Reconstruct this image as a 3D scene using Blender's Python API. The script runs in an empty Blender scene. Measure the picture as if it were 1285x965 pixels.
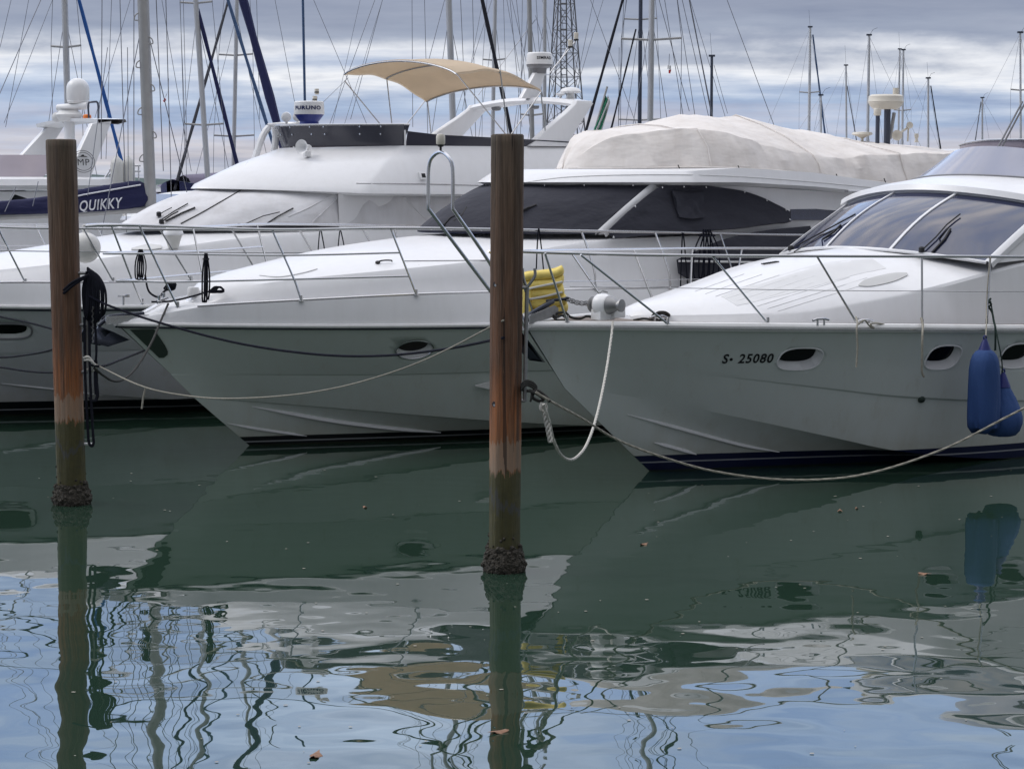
import bpy, bmesh, math, random
from mathutils import Vector, Matrix
from mathutils.bvhtree import BVHTree
random.seed(7)
SC = bpy.context.scene
COL = SC.collection
R = math.radians
# ------------------------------------------------------------------ camera
F_PX, HZ, CAM_H = 2800.0, 228.0, 3.2          # focal length in photo pixels, horizon row, eye height in metres
PITCH = math.atan((482.5 - HZ) / F_PX)
cam = bpy.data.cameras.new('camera'); co = bpy.data.objects.new('camera', cam); COL.objects.link(co)
co.location = (0, 0, CAM_H); co.rotation_euler = (R(90) - PITCH, 0, 0)
cam.sensor_fit = 'HORIZONTAL'; cam.sensor_width = 36.0; cam.lens = F_PX / 1285 * 36
cam.clip_start = 0.5; cam.clip_end = 20000
SC.camera = co

def ray(u, v):
    a = (u - 642.5) / F_PX; b = (v - 482.5) / F_PX
    return Vector((a, math.cos(PITCH) - b * math.sin(PITCH), -math.sin(PITCH) - b * math.cos(PITCH)))
CAM = Vector((0, 0, CAM_H))
def at(u, v, Y):                               # the world point at distance Y
    d = ray(u, v); return CAM + d * (Y / d.y)
def on_water(u, v, z=0.0):
    d = ray(u, v); return CAM + d * ((z - CAM_H) / d.z)

# ------------------------------------------------------------------ tagging
def tag(o, label=None, cat=None, group=None, kind=None):
    if label: o['label'] = label
    if cat: o['category'] = cat
    if group: o['group'] = group
    if kind: o['kind'] = kind
    return o
def thing(name, label, cat, loc=(0, 0, 0), rz=0.0, group=None):
    o = bpy.data.objects.new(name, None); COL.objects.link(o)
    o.location = loc; o.rotation_euler = (0, 0, rz); o.empty_display_size = 0.3
    return tag(o, label, cat, group)

# ------------------------------------------------------------------ splines
def cr(pts, n):
    """Catmull-Rom through pts (tuples of any length), n samples, by chord length."""
    P = [Vector(p) for p in pts]
    if len(P) == 2: return [P[0].lerp(P[1], i / (n - 1)) for i in range(n)]
    L = [0.0]
    for a, b in zip(P, P[1:]): L.append(L[-1] + max((b - a).length, 1e-6))
    out = []; k = 0
    for i in range(n):
        s = L[-1] * i / (n - 1)
        while k < len(P) - 2 and s > L[k + 1]: k += 1
        t = (s - L[k]) / (L[k + 1] - L[k]); h = L[k + 1] - L[k]
        def tan(j):
            if j == 0: return (P[1] - P[0]) / (L[1] - L[0])
            if j == len(P) - 1: return (P[-1] - P[-2]) / (L[-1] - L[-2])
            return (P[j + 1] - P[j - 1]) / (L[j + 1] - L[j - 1])
        m0, m1 = tan(k) * h, tan(k + 1) * h
        t2, t3 = t * t, t * t * t
        out.append(P[k] * (2 * t3 - 3 * t2 + 1) + m0 * (t3 - 2 * t2 + t) + P[k + 1] * (-2 * t3 + 3 * t2) + m1 * (t3 - t2))
    return out
def lin(xs, ys, x):
    if x <= xs[0]: return ys[0]
    for a, b, c, d in zip(xs, xs[1:], ys, ys[1:]):
        if x <= b: return c + (d - c) * (x - a) / (b - a)
    return ys[-1]

# ------------------------------------------------------------------ mesh builder
class MB:
    def __init__(s): s.v, s.f, s.m = [], [], []
    def add(s, vs, fs, m=0):
        b = len(s.v); s.v += [tuple(p) for p in vs]
        for f in fs: s.f.append([b + i for i in f]); s.m.append(m)
        return s
    def grid(s, rows, m=0, cu=False, cv=False):
        nr, nc = len(rows), len(rows[0]); vs = [p for r in rows for p in r]; fs = []
        for i in range(nr if cv else nr - 1):
            for j in range(nc if cu else nc - 1):
                a, b = i * nc + j, i * nc + (j + 1) % nc
                c, d = ((i + 1) % nr) * nc + (j + 1) % nc, ((i + 1) % nr) * nc + j
                fs.append((a, b, c, d))
        return s.add(vs, fs, m)
    def tube(s, pts, r, n=8, m=0, closed=False):
        P = [Vector(p) for p in pts]
        k = len(P); rs = r if isinstance(r, (list, tuple)) else [r] * k
        def tang(i):
            if closed: return (P[(i + 1) % k] - P[i - 1]).normalized()
            return (P[min(i + 1, k - 1)] - P[max(i - 1, 0)]).normalized()
        t = tang(0); up = Vector((0, 0, 1)) if abs(t.z) < 0.9 else Vector((1, 0, 0))
        nrm = (up - t * up.dot(t)).normalized(); rows = []
        for i in range(k):
            t = tang(i); nrm = (nrm - t * nrm.dot(t))
            nrm = nrm.normalized() if nrm.length > 1e-6 else t.orthogonal().normalized()
            bn = t.cross(nrm)
            rows.append([P[i] + (nrm * math.cos(a) + bn * math.sin(a)) * rs[i] for a in [2 * math.pi * q / n for q in range(n)]])
        s.grid(rows, m, cu=True, cv=closed)
        if not closed:
            b = len(s.v)
            s.add(rows[0], [list(range(n))[::-1]], m); s.add(rows[-1], [list(range(n))], m)
        return s
    def lathe(s, prof, c=(0, 0, 0), n=24, m=0, axis=(0, 0, 1)):
        c = Vector(c); q = Vector((0, 0, 1)).rotation_difference(Vector(axis).normalized())
        rows = [[c + q @ Vector((r * math.cos(a), r * math.sin(a), z)) for a in [2 * math.pi * k / n for k in range(n)]] for r, z in prof]
        s.grid(rows, m, cu=True)
        if prof[0][0] > 1e-4: s.add(rows[0], [list(range(n))[::-1]], m)
        if prof[-1][0] > 1e-4: s.add(rows[-1], [list(range(n))], m)
        return s
    def box(s, c, d, m=0, rot=None):
        c = Vector(c); vs = []
        for z in (-.5, .5):
            for x, y in ((-.5, -.5), (.5, -.5), (.5, .5), (-.5, .5)):
                p = Vector((x * d[0], y * d[1], z * d[2])); vs.append(c + (rot @ p if rot else p))
        return s.add(vs, [(3, 2, 1, 0), (4, 5, 6, 7), (0, 1, 5, 4), (1, 2, 6, 5), (2, 3, 7, 6), (3, 0, 4, 7)], m)
    def prism(s, outline, vec, m=0):
        n = len(outline); a = [Vector(p) for p in outline]; b = [p + Vector(vec) for p in a]
        return s.add(a + b, [list(range(n))[::-1], list(range(n, 2 * n))] + [(i, (i + 1) % n, n + (i + 1) % n, n + i) for i in range(n)], m)
    def build(s, name, mats, parent=None, flip=False, sharp=35, weld=0.0004, bevel=0.0, smooth=True, recalc=True):
        me = bpy.data.meshes.new(name)
        vs = [(x, -y, z) for x, y, z in s.v] if flip else s.v
        fs = [f[::-1] for f in s.f] if flip else s.f
        me.from_pydata(vs, [], fs)
        mats = mats if isinstance(mats, (list, tuple)) else [mats]
        for m in mats: me.materials.append(m)
        for p, k in zip(me.polygons, s.m): p.material_index = k
        bm = bmesh.new(); bm.from_mesh(me)
        if weld: bmesh.ops.remove_doubles(bm, verts=bm.verts, dist=weld)
        bmesh.ops.dissolve_degenerate(bm, edges=bm.edges, dist=1e-5)
        if recalc: bmesh.ops.recalc_face_normals(bm, faces=bm.faces)
        if bevel:
            es = [e for e in bm.edges if len(e.link_faces) == 2 and e.calc_face_angle(0) > R(sharp)]
            bmesh.ops.bevel(bm, geom=es, offset=bevel, segments=2, affect='EDGES', profile=0.5)
        for f in bm.faces: f.smooth = smooth
        for e in bm.edges:
            if len(e.link_faces) == 2 and e.calc_face_angle(0) > R(sharp): e.smooth = False
        bm.to_mesh(me); bm.free()
        o = bpy.data.objects.new(name, me); COL.objects.link(o)
        if parent: o.parent = parent
        return o

# ------------------------------------------------------------------ materials
def new_mat(name):
    m = bpy.data.materials.new(name); m.use_nodes = True
    nt = m.node_tree; return m, nt, nt.nodes['Principled BSDF']
def N(nt, t, **kw):
    n = nt.nodes.new(t)
    for k, v in kw.items(): setattr(n, k, v)
    return n
def ramp(nt, stops, interp='LINEAR'):
    r = N(nt, 'ShaderNodeValToRGB'); e = r.color_ramp.elements; r.color_ramp.interpolation = interp
    while len(e) < len(stops): e.new(0.5)
    for q, (p, c) in zip(e, stops): q.position = p; q.color = (*c, 1) if len(c) == 3 else c
    return r
def mixc(nt, fac, a, b, mode='MIX'):
    n = N(nt, 'ShaderNodeMix', data_type='RGBA', blend_type=mode)
    for s, x in ((n.inputs[0], fac), (n.inputs[6], a), (n.inputs[7], b)):
        if isinstance(x, (int, float)): s.default_value = x
        elif isinstance(x, tuple): s.default_value = (*x, 1)
        else: nt.links.new(x, s)
    return n.outputs[2]
def math_(nt, op, a, b=None, c=None):
    n = N(nt, 'ShaderNodeMath', operation=op)
    for s, x in zip(n.inputs, (a, b, c)):
        if x is None: continue
        if isinstance(x, (int, float)): s.default_value = x
        else: nt.links.new(x, s)
    return n.outputs[0]
def noise(nt, vec, scale, detail=3, rough=0.5):
    n = N(nt, 'ShaderNodeTexNoise'); n.inputs['Scale'].default_value = scale
    n.inputs['Detail'].default_value = detail; n.inputs['Roughness'].default_value = rough
    if vec is not None: nt.links.new(vec, n.inputs['Vector'])
    return n.outputs['Fac']
def mapped(nt, vec, scale=(1, 1, 1), rot=(0, 0, 0)):
    n = N(nt, 'ShaderNodeMapping'); n.inputs['Scale'].default_value = scale; n.inputs['Rotation'].default_value = rot
    nt.links.new(vec, n.inputs['Vector']); return n.outputs[0]
def objco(nt): return N(nt, 'ShaderNodeTexCoord').outputs['Object']
def bump(nt, bs, h, dist, strength=1.0):
    b = N(nt, 'ShaderNodeBump'); b.inputs['Distance'].default_value = dist; b.inputs['Strength'].default_value = strength
    nt.links.new(h, b.inputs['Height']); nt.links.new(b.outputs[0], bs.inputs['Normal'])

def simple(name, col, rough=0.5, metal=0.0, var=0.12, vscale=6.0, bmp=0.0, bscale=40.0, ior=1.45, coat=0.0):
    m, nt, bs = new_mat(name); oc = objco(nt)
    f = noise(nt, oc, vscale, 4)
    lo = tuple(c * (1 - var) for c in col); hi = tuple(min(1, c * (1 + var)) for c in col)
    nt.links.new(mixc(nt, f, lo, hi), bs.inputs['Base Color'])
    bs.inputs['Roughness'].default_value = rough; bs.inputs['Metallic'].default_value = metal; bs.inputs['IOR'].default_value = ior
    bs.inputs['Coat Weight'].default_value = coat
    if bmp: bump(nt, bs, noise(nt, oc, bscale, 3), bmp)
    return m
def gelcoat(name, col=(0.80, 0.80, 0.81), rough=0.28, dirt=0.10):
    m, nt, bs = new_mat(name); oc = objco(nt)
    f = noise(nt, oc, 1.3, 5, 0.6); st = noise(nt, mapped(nt, oc, (9, 9, 0.5)), 1.0, 4, 0.6)
    d = math_(nt, 'MULTIPLY', math_(nt, 'POWER', st, 2.2), dirt * 2.5)
    c = mixc(nt, f, tuple(x * 0.95 for x in col), col)
    c = mixc(nt, d, c, (0.42, 0.40, 0.36))
    nt.links.new(c, bs.inputs['Base Color'])
    rr = math_(nt, 'MULTIPLY_ADD', f, 0.18, rough - 0.06); nt.links.new(rr, bs.inputs['Roughness'])
    return m
def hull_mat(name, stripe, top, line, col=(0.78, 0.79, 0.79)):
    """White gelcoat with a boot stripe below z = top and a thin pale line in it (line = its height)."""
    m, nt, bs = new_mat(name); oc = objco(nt)
    z = N(nt, 'ShaderNodeSeparateXYZ'); nt.links.new(oc, z.inputs[0]); z = z.outputs[2]
    f = noise(nt, oc, 1.1, 5, 0.6); st = noise(nt, mapped(nt, oc, (5, 5, 0.35)), 1.0, 4, 0.65)
    c = mixc(nt, f, tuple(x * 0.93 for x in col), col)
    low = math_(nt, 'SUBTRACT', 1.0, math_(nt, 'DIVIDE', z, 1.1)); low = math_(nt, 'MAXIMUM', low, 0.25)
    d = math_(nt, 'MULTIPLY', math_(nt, 'MULTIPLY', math_(nt, 'POWER', st, 2.5), 1.1), low)
    c = mixc(nt, d, c, (0.45, 0.42, 0.33))
    runs = ramp(nt, [(.60, (0, 0, 0)), (.74, (1, 1, 1))]); nt.links.new(noise(nt, mapped(nt, oc, (3.2, 3.2, .12)), 1.6, 5, .7), runs.inputs[0])
    c = mixc(nt, math_(nt, 'MULTIPLY', runs.outputs[0], .22), c, (.36, .31, .22))
    scum = math_(nt, 'MULTIPLY', math_(nt, 'SUBTRACT', 1.0, math_(nt, 'MINIMUM', 1.0, math_(nt, 'DIVIDE', math_(nt, 'ABSOLUTE', math_(nt, 'SUBTRACT', z, top)), .22))), noise(nt, mapped(nt, oc, (2, 2, 5)), 2.0, 5, .7))
    c = mixc(nt, math_(nt, 'MULTIPLY', scum, .55), c, (.33, .32, .22))
    isl = math_(nt, 'LESS_THAN', z, top)
    sc_ = mixc(nt, noise(nt, oc, 7, 4), tuple(x * 0.7 for x in stripe), tuple(x * 1.3 for x in stripe))
    ln = math_(nt, 'COMPARE', z, line, 0.008)
    sc_ = mixc(nt, math_(nt, 'MULTIPLY', ln, 0.6), sc_, (0.5, 0.52, 0.54))
    slime = math_(nt, 'LESS_THAN', z, math_(nt, 'MULTIPLY_ADD', noise(nt, oc, 9, 3), 0.03, 0.0))
    sc_ = mixc(nt, math_(nt, 'MULTIPLY', slime, 0.7), sc_, (0.02, 0.025, 0.012))
    nt.links.new(mixc(nt, isl, c, sc_), bs.inputs['Base Color'])
    bs.inputs['Roughness'].default_value = 0.34
    return m
def canvas(name, col, wr=0.012, wscale=(1.2, 1.2, 3.5), rough=0.85, dirt=None, transl=0.0, weave=True):
    m, nt, bs = new_mat(name); oc = objco(nt)
    f = noise(nt, oc, 2.2, 5, 0.6)
    c = mixc(nt, f, tuple(x * 0.86 for x in col), tuple(min(1, x * 1.1) for x in col))
    if dirt:
        st = noise(nt, mapped(nt, oc, (4, 4, 0.8)), 1.3, 5, 0.65)
        c = mixc(nt, math_(nt, 'MULTIPLY', math_(nt, 'POWER', st, 2.0), 1.0), c, dirt)
    nt.links.new(c, bs.inputs['Base Color']); bs.inputs['Roughness'].default_value = rough
    h = noise(nt, mapped(nt, oc, wscale, (0.4, 0.5, 0.3)), 1.6, 3, 0.45)
    bump(nt, bs, h, wr)
    if transl:
        out = [n for n in nt.nodes if n.type == 'OUTPUT_MATERIAL'][0]
        t = N(nt, 'ShaderNodeBsdfTranslucent'); nt.links.new(c, t.inputs[0])
        mx = N(nt, 'ShaderNodeMixShader'); mx.inputs[0].default_value = transl
        nt.links.new(bs.outputs[0], mx.inputs[1]); nt.links.new(t.outputs[0], mx.inputs[2]); nt.links.new(mx.outputs[0], out.inputs[0])
    return m
def rope_mat(name, col, sc=60):
    m, nt, bs = new_mat(name); oc = objco(nt)
    f = noise(nt, mapped(nt, oc, (1, 1, 1)), sc, 2)
    nt.links.new(mixc(nt, f, tuple(x * 0.55 for x in col), tuple(min(1, x * 1.35) for x in col)), bs.inputs['Base Color'])
    bs.inputs['Roughness'].default_value = 0.85; bs.inputs['Specular IOR Level'].default_value = 0.15; bump(nt, bs, f, 0.004)
    return m
def pile_mat(name, seed):
    m, nt, bs = new_mat(name); oc = objco(nt)
    mp = N(nt, 'ShaderNodeMapping'); mp.inputs['Location'].default_value = (seed, seed * 2, seed * 3); nt.links.new(oc, mp.inputs[0]); oc2 = mp.outputs[0]
    sx = N(nt, 'ShaderNodeSeparateXYZ'); nt.links.new(oc, sx.inputs[0]); z = sx.outputs[2]
    grain = noise(nt, mapped(nt, oc2, (1, 1, 0.045)), 46, 6, 0.65)
    broad = noise(nt, mapped(nt, oc2, (1, 1, 0.12)), 9, 4, 0.6)
    edge = math_(nt, 'MULTIPLY_ADD', math_(nt, 'SUBTRACT', noise(nt, mapped(nt, oc2, (1, 1, 0.15)), 26, 4, 0.7), 0.5), 0.32, z)
    wob = math_(nt, 'MULTIPLY_ADD', math_(nt, 'SUBTRACT', broad, 0.5), 0.9, z)
    zn = math_(nt, 'DIVIDE', wob, 3.7)
    up = ramp(nt, [(0.20, (0.36, 0.25, 0.17)), (0.26, (0.46, 0.175, 0.055)), (0.35, (0.44, 0.145, 0.040)), (0.45, (0.20, 0.080, 0.034)),
                   (0.66, (0.175, 0.086, 0.046)), (0.84, (0.165, 0.100, 0.062)), (0.955, (0.15, 0.112, 0.078)), (1.0, (0.10, 0.095, 0.068))])
    nt.links.new(zn, up.inputs[0])
    wood = mixc(nt, math_(nt, 'MULTIPLY', math_(nt, 'POWER', grain, 1.8), 1.35), up.outputs[0], (0.022, 0.013, 0.008))
    strk = ramp(nt, [(.42, (0, 0, 0)), (.66, (1, 1, 1))]); nt.links.new(noise(nt, mapped(nt, oc2, (1, 1, 0.03)), 21, 5, 0.6), strk.inputs[0])
    wood = mixc(nt, math_(nt, 'MULTIPLY', strk.outputs[0], .78), wood, (0.030, 0.018, 0.012))
    fine = noise(nt, mapped(nt, oc2, (1, 1, 0.05)), 75, 4, 0.6)
    wood = mixc(nt, math_(nt, 'MULTIPLY', math_(nt, 'POWER', fine, 3.5), .95), wood, (0.30, 0.22, 0.16))
    pale = math_(nt, 'COMPARE', edge, 0.97, 0.12)
    wood = mixc(nt, math_(nt, 'MULTIPLY', pale, 0.55), wood, (0.30, 0.24, 0.18))
    crk = math_(nt, 'GREATER_THAN', noise(nt, mapped(nt, oc2, (1, 1, 0.02)), 30, 2, 0.4), 0.66)
    wood = mixc(nt, math_(nt, 'MULTIPLY', crk, 0.75), wood, (0.012, 0.008, 0.006))
    alg = mixc(nt, noise(nt, oc2, 12, 5, 0.7), (0.022, 0.023, 0.010), (0.105, 0.092, 0.026))
    alg = mixc(nt, math_(nt, 'COMPARE', wob, 0.62, 0.03), alg, (0.06, 0.06, 0.05))
    under = math_(nt, 'LESS_THAN', edge, 0.83)
    c = mixc(nt, under, wood, alg)
    nt.links.new(c, bs.inputs['Base Color'])
    nt.links.new(math_(nt, 'MULTIPLY_ADD', under, -0.25, 0.8), bs.inputs['Roughness'])
    hh = math_(nt, 'SUBTRACT', math_(nt, 'ADD', grain, math_(nt, 'MULTIPLY', broad, 0.6)), math_(nt, 'MULTIPLY', crk, 0.8))
    bump(nt, bs, hh, 0.016)
    return m
def glass_mat(name, col, rough=0.06, ior=1.6, var=0.3):
    m = simple(name, col, rough, 0.0, var, 0.8, ior=ior); return m
M = {}
M['gel'] = gelcoat('white_gelcoat'); M['gel_old'] = gelcoat('chalky_gelcoat', (0.74, 0.74, 0.735), 0.42, 0.22)
M['nonskid'] = simple('nonskid_deck', (0.70, 0.70, 0.70), 0.6, var=0.06, bmp=0.002, bscale=160)
M['nonskid_grey'] = simple('grey_nonskid', (0.58, 0.58, 0.57), 0.7, var=0.06, bmp=0.002, bscale=160)
M['hullA'] = hull_mat('hull_navy_boot', (0.006, 0.010, 0.045), 0.185, 0.105, (0.66, 0.70, 0.685))
M['hullB'] = hull_mat('hull_black_boot', (0.006, 0.008, 0.010), 0.115, 0.05, (0.60, 0.655, 0.62))
M['hullC'] = hull_mat('hull_black_double_boot', (0.006, 0.008, 0.010), 0.20, 0.085, (0.66, 0.665, 0.70))
M['steel'] = simple('stainless_steel', (0.56, 0.56, 0.57), 0.24, 1.0, 0.08)
M['galv'] = simple('galvanised_steel', (0.30, 0.30, 0.30), 0.5, 0.8, 0.25, 20)
M['alu'] = simple('mast_aluminium', (0.50, 0.50, 0.51), 0.45, 0.45, 0.12, 3)
M['alu_dark'] = simple('dark_aluminium', (0.06, 0.07, 0.10), 0.4, 0.3, 0.12, 3)
M['alu_grey'] = simple('weathered_aluminium', (0.36, 0.355, 0.35), 0.55, 0.4, 0.2, 4)
M['white_paint'] = simple('white_paint', (0.78, 0.78, 0.78), 0.35, var=0.05)
M['cream_plastic'] = simple('cream_plastic', (0.62, 0.58, 0.50), 0.45, var=0.05)
M['blue_plastic'] = simple('blue_plastic', (0.02, 0.035, 0.22), 0.4)
M['orange_plastic'] = simple('orange_plastic', (0.75, 0.20, 0.03), 0.45)
M['black_rubber'] = simple('black_rubber', (0.014, 0.014, 0.016), 0.6)
M['grey_plastic'] = simple('grey_plastic', (0.20, 0.20, 0.21), 0.5)
M['dark'] = simple('dark_interior', (0.008, 0.008, 0.010), 0.7)
M['port_glass'] = glass_mat('porthole_glass', (0.004, 0.005, 0.006), 0.08, 1.4)
M['tint'] = glass_mat('tinted_windscreen', (0.028, 0.033, 0.070), 0.05, 1.9)
M['acrylic'] = glass_mat('smoked_acrylic', (0.045, 0.045, 0.06), 0.16, 1.55)
M['mauve'] = glass_mat('mauve_acrylic', (0.30, 0.26, 0.30), 0.15, 1.5)
M['mast_far'] = simple('pale_mast', (0.56, 0.56, 0.58), 0.5, 0.2, 0.1, 3)
M['lavender'] = glass_mat('lavender_acrylic', (0.30, 0.31, 0.38), 0.10, 1.6)
M['cover_black'] = canvas('black_window_canvas', (0.026, 0.027, 0.039), 0.055, (1.4, 1.4, 3.0))
M['cover_beige'] = canvas('beige_canvas', (0.80, 0.76, 0.725), 0.06, (0.9, 0.9, 2.2), dirt=(0.52, 0.46, 0.41))
M['cover_white'] = canvas('white_canvas', (0.72, 0.72, 0.74), 0.035, (0.8, 0.8, 2.5), 0.7, dirt=(0.48, 0.46, 0.45))
M['cover_navy'] = canvas('navy_sail_canvas', (0.009, 0.011, 0.058), 0.05, (1.5, 1.5, 4))
M['bimini'] = canvas('tan_bimini_canvas', (0.74, 0.62, 0.47), 0.02, transl=0.40)
M['lav_cover'] = canvas('lavender_canvas', (0.15, 0.13, 0.19), 0.03)
M['sail_navy'] = canvas('navy_furled_sail', (0.012, 0.016, 0.075), 0.01, (6, 6, 6))
M['sail_blue'] = canvas('blue_furled_sail', (0.015, 0.09, 0.32), 0.01, (6, 6, 6))
M['sail_steel'] = canvas('steel_blue_furled_sail', (0.06, 0.11, 0.22), 0.01, (6, 6, 6))
M['sail_black'] = canvas('black_furled_sail', (0.012, 0.013, 0.022), 0.01, (6, 6, 6))
M['wire'] = simple('rigging_wire', (0.22, 0.22, 0.24), 0.4, 0.8)
M['teak'] = simple('weathered_teak', (0.17, 0.14, 0.12), 0.8, var=0.3, vscale=14, bmp=0.003)
M['blue_fender'] = canvas('blue_fender_cloth', (0.019, 0.058, 0.185), 0.05, (4, 4, 0.8))
M['blue_deep'] = simple('blue_vinyl', (0.010, 0.018, 0.13), 0.45)
M['white_vinyl'] = simple('white_vinyl', (0.66, 0.65, 0.62), 0.5, var=0.1)
M['yellow'] = simple('yellow_vinyl', (0.78, 0.61, 0.16), 0.6, var=0.2, vscale=11)
M['rope_black'] = rope_mat('black_rope', (0.012, 0.013, 0.020)); M['rope_white'] = rope_mat('white_rope', (0.55, 0.53, 0.48), 90)
M['rope_pale'] = rope_mat('pale_rope', (0.33, 0.31, 0.26)); M['rope_grey'] = rope_mat('grey_rope', (0.05, 0.049, 0.046))
M['rope_navy'] = rope_mat('navy_rope', (0.009, 0.010, 0.019)); M['rope_green'] = rope_mat('dark_green_rope', (0.02, 0.035, 0.03))
M['letter_black'] = simple('black_lettering', (0.008, 0.008, 0.012), 0.4); M['letter_white'] = simple('white_lettering', (0.72, 0.72, 0.76), 0.5)
M['letter_blue'] = simple('blue_lettering', (0.01, 0.015, 0.09), 0.4)
M['plate_green'] = simple('dark_bow_plate', (0.045, 0.065, 0.055), 0.35, 0.3, 0.2)
M['plate_dark'] = simple('dark_steel_plate', (0.03, 0.035, 0.05), 0.25, 0.5, 0.2)
M['barnacle'] = simple('barnacle_crust', (0.050, 0.044, 0.034), 0.85, var=0.7, vscale=45, bmp=0.02, bscale=70)
M['flag_green'] = canvas('green_flag_cloth', (0.02, 0.18, 0.10), 0.03); M['flag_white'] = canvas('white_flag_cloth', (0.7, 0.7, 0.7), 0.03)
M['flag_red'] = canvas('red_flag_cloth', (0.5, 0.03, 0.03), 0.03)
M['leaf'] = simple('brown_leaf', (0.22, 0.12, 0.07), 0.7, var=0.4, vscale=30)
M['lattice'] = simple('painted_lattice_steel', (0.13, 0.13, 0.14), 0.55, 0.3)
M['concrete'] = simple('concrete', (0.30, 0.29, 0.27), 0.85, var=0.2, vscale=1.2)
M['hill'] = simple('wooded_hillside', (0.055, 0.085, 0.075), 0.95, var=0.35, vscale=0.02)
# ------------------------------------------------------------------ boats: common tools
class Boat:
    """A boat with its own frame: x runs aft from the bow tip, y to the side that faces the camera, z up from the water."""
    def __init__(s, name, label, cat, o, th=38.0, group=None):
        t = R(th); s.o = Vector((o[0], o[1], 0)); s.a = Vector((math.cos(t), math.sin(t), 0)); s.s = Vector((math.sin(t), -math.cos(t), 0))
        s.root = thing(name, label, cat, s.o, t, group)
    def W(s, p): return s.o + s.a * p[0] + s.s * p[1] + Vector((0, 0, p[2]))
    def loc(s, P): q = P - s.o; return Vector((q.dot(s.a), q.dot(s.s), q.z))
    def rayl(s, u, v):
        d = ray(u, v); return s.loc(CAM), Vector((d.dot(s.a), d.dot(s.s), d.z)).normalized()
    def pl(s, u, v, y): o, d = s.rayl(u, v); return o + d * ((y - o.y) / d.y)
    def pz(s, u, v, z): o, d = s.rayl(u, v); return o + d * ((z - o.z) / d.z)
    def hit(s, bvh, u, v):
        o, d = s.rayl(u, v); h = bvh.ray_cast(o, d)
        if h[0] is None: return None, None
        n = h[1]; n = -n if n.dot(d) > 0 else n
        return h[0], n
    def build(s, mb, name, mats, parent=None, **kw): return mb.build(name, mats, parent or s.root, flip=True, **kw)
    def patch(s, bvh, top, bot, nu, nv, name, mats, lift=0.008, thick=0.02, parent=None, wav=0.0, drape=0.0, **kw):
        """A sheet that follows a surface of the boat between two edges (photo outlines laid on that surface)."""
        T = cr([(*p, 0) for p in top], nu) if len(top) > 2 else cr([(*p, 0) for p in top], nu)
        Bm = cr([(*p, 0) for p in bot], nu)
        fr, bk = [], []; last = None
        rnd = random.Random(3)
        for j in range(nv):
            r1, r2 = [], []
            for i in range(nu):
                q = T[i].lerp(Bm[i], j / (nv - 1)); p, n = s.hit(bvh, q.x, q.y)
                if p is None:
                    if last is None: p, n = s.pl(q.x, q.y, 1.6), Vector((0, 1, 0))
                    else:
                        o, d = s.rayl(q.x, q.y); den = d.dot(last[1]); p = o + d * ((last[0] - o).dot(last[1]) / den) if abs(den) > 1e-3 else last[0]; n = last[1]
                last = (p, n); e = rnd.uniform(-wav, wav) if 0 < j < nv - 1 and 0 < i < nu - 1 else 0
                if drape:
                    a_, b_ = i / (nu - 1), j / (nv - 1); e += drape * (math.sin(9 * a_ + 5 * b_) * .5 + math.sin(21 * a_ - 11 * b_) * .3 + (1 - abs(math.sin(7 * a_ - 4 * b_ + 1))) ** 3 * .7) * min(1, 4 * b_ * (1 - b_) + .15)
                r1.append(p + n * (lift + e)); r2.append(p + n * (lift - thick))
            fr.append(r1); bk.append(r2)
        mb = MB(); mb.grid(fr); mb.grid([r[::-1] for r in bk])
        bd = lambda g: g[0] + [r[-1] for r in g[1:]] + g[-1][-2::-1] + [r[0] for r in g[-2:0:-1]]
        mb.grid([bd(fr), bd(bk)], cu=True)
        return s.build(mb, name, mats, parent, **kw)
def bvh_of(mb): return BVHTree.FromPolygons([tuple(p) for p in mb.v], mb.f, epsilon=0.0)
def mirror(p): return Vector((p[0], -p[1], p[2]))

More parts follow.
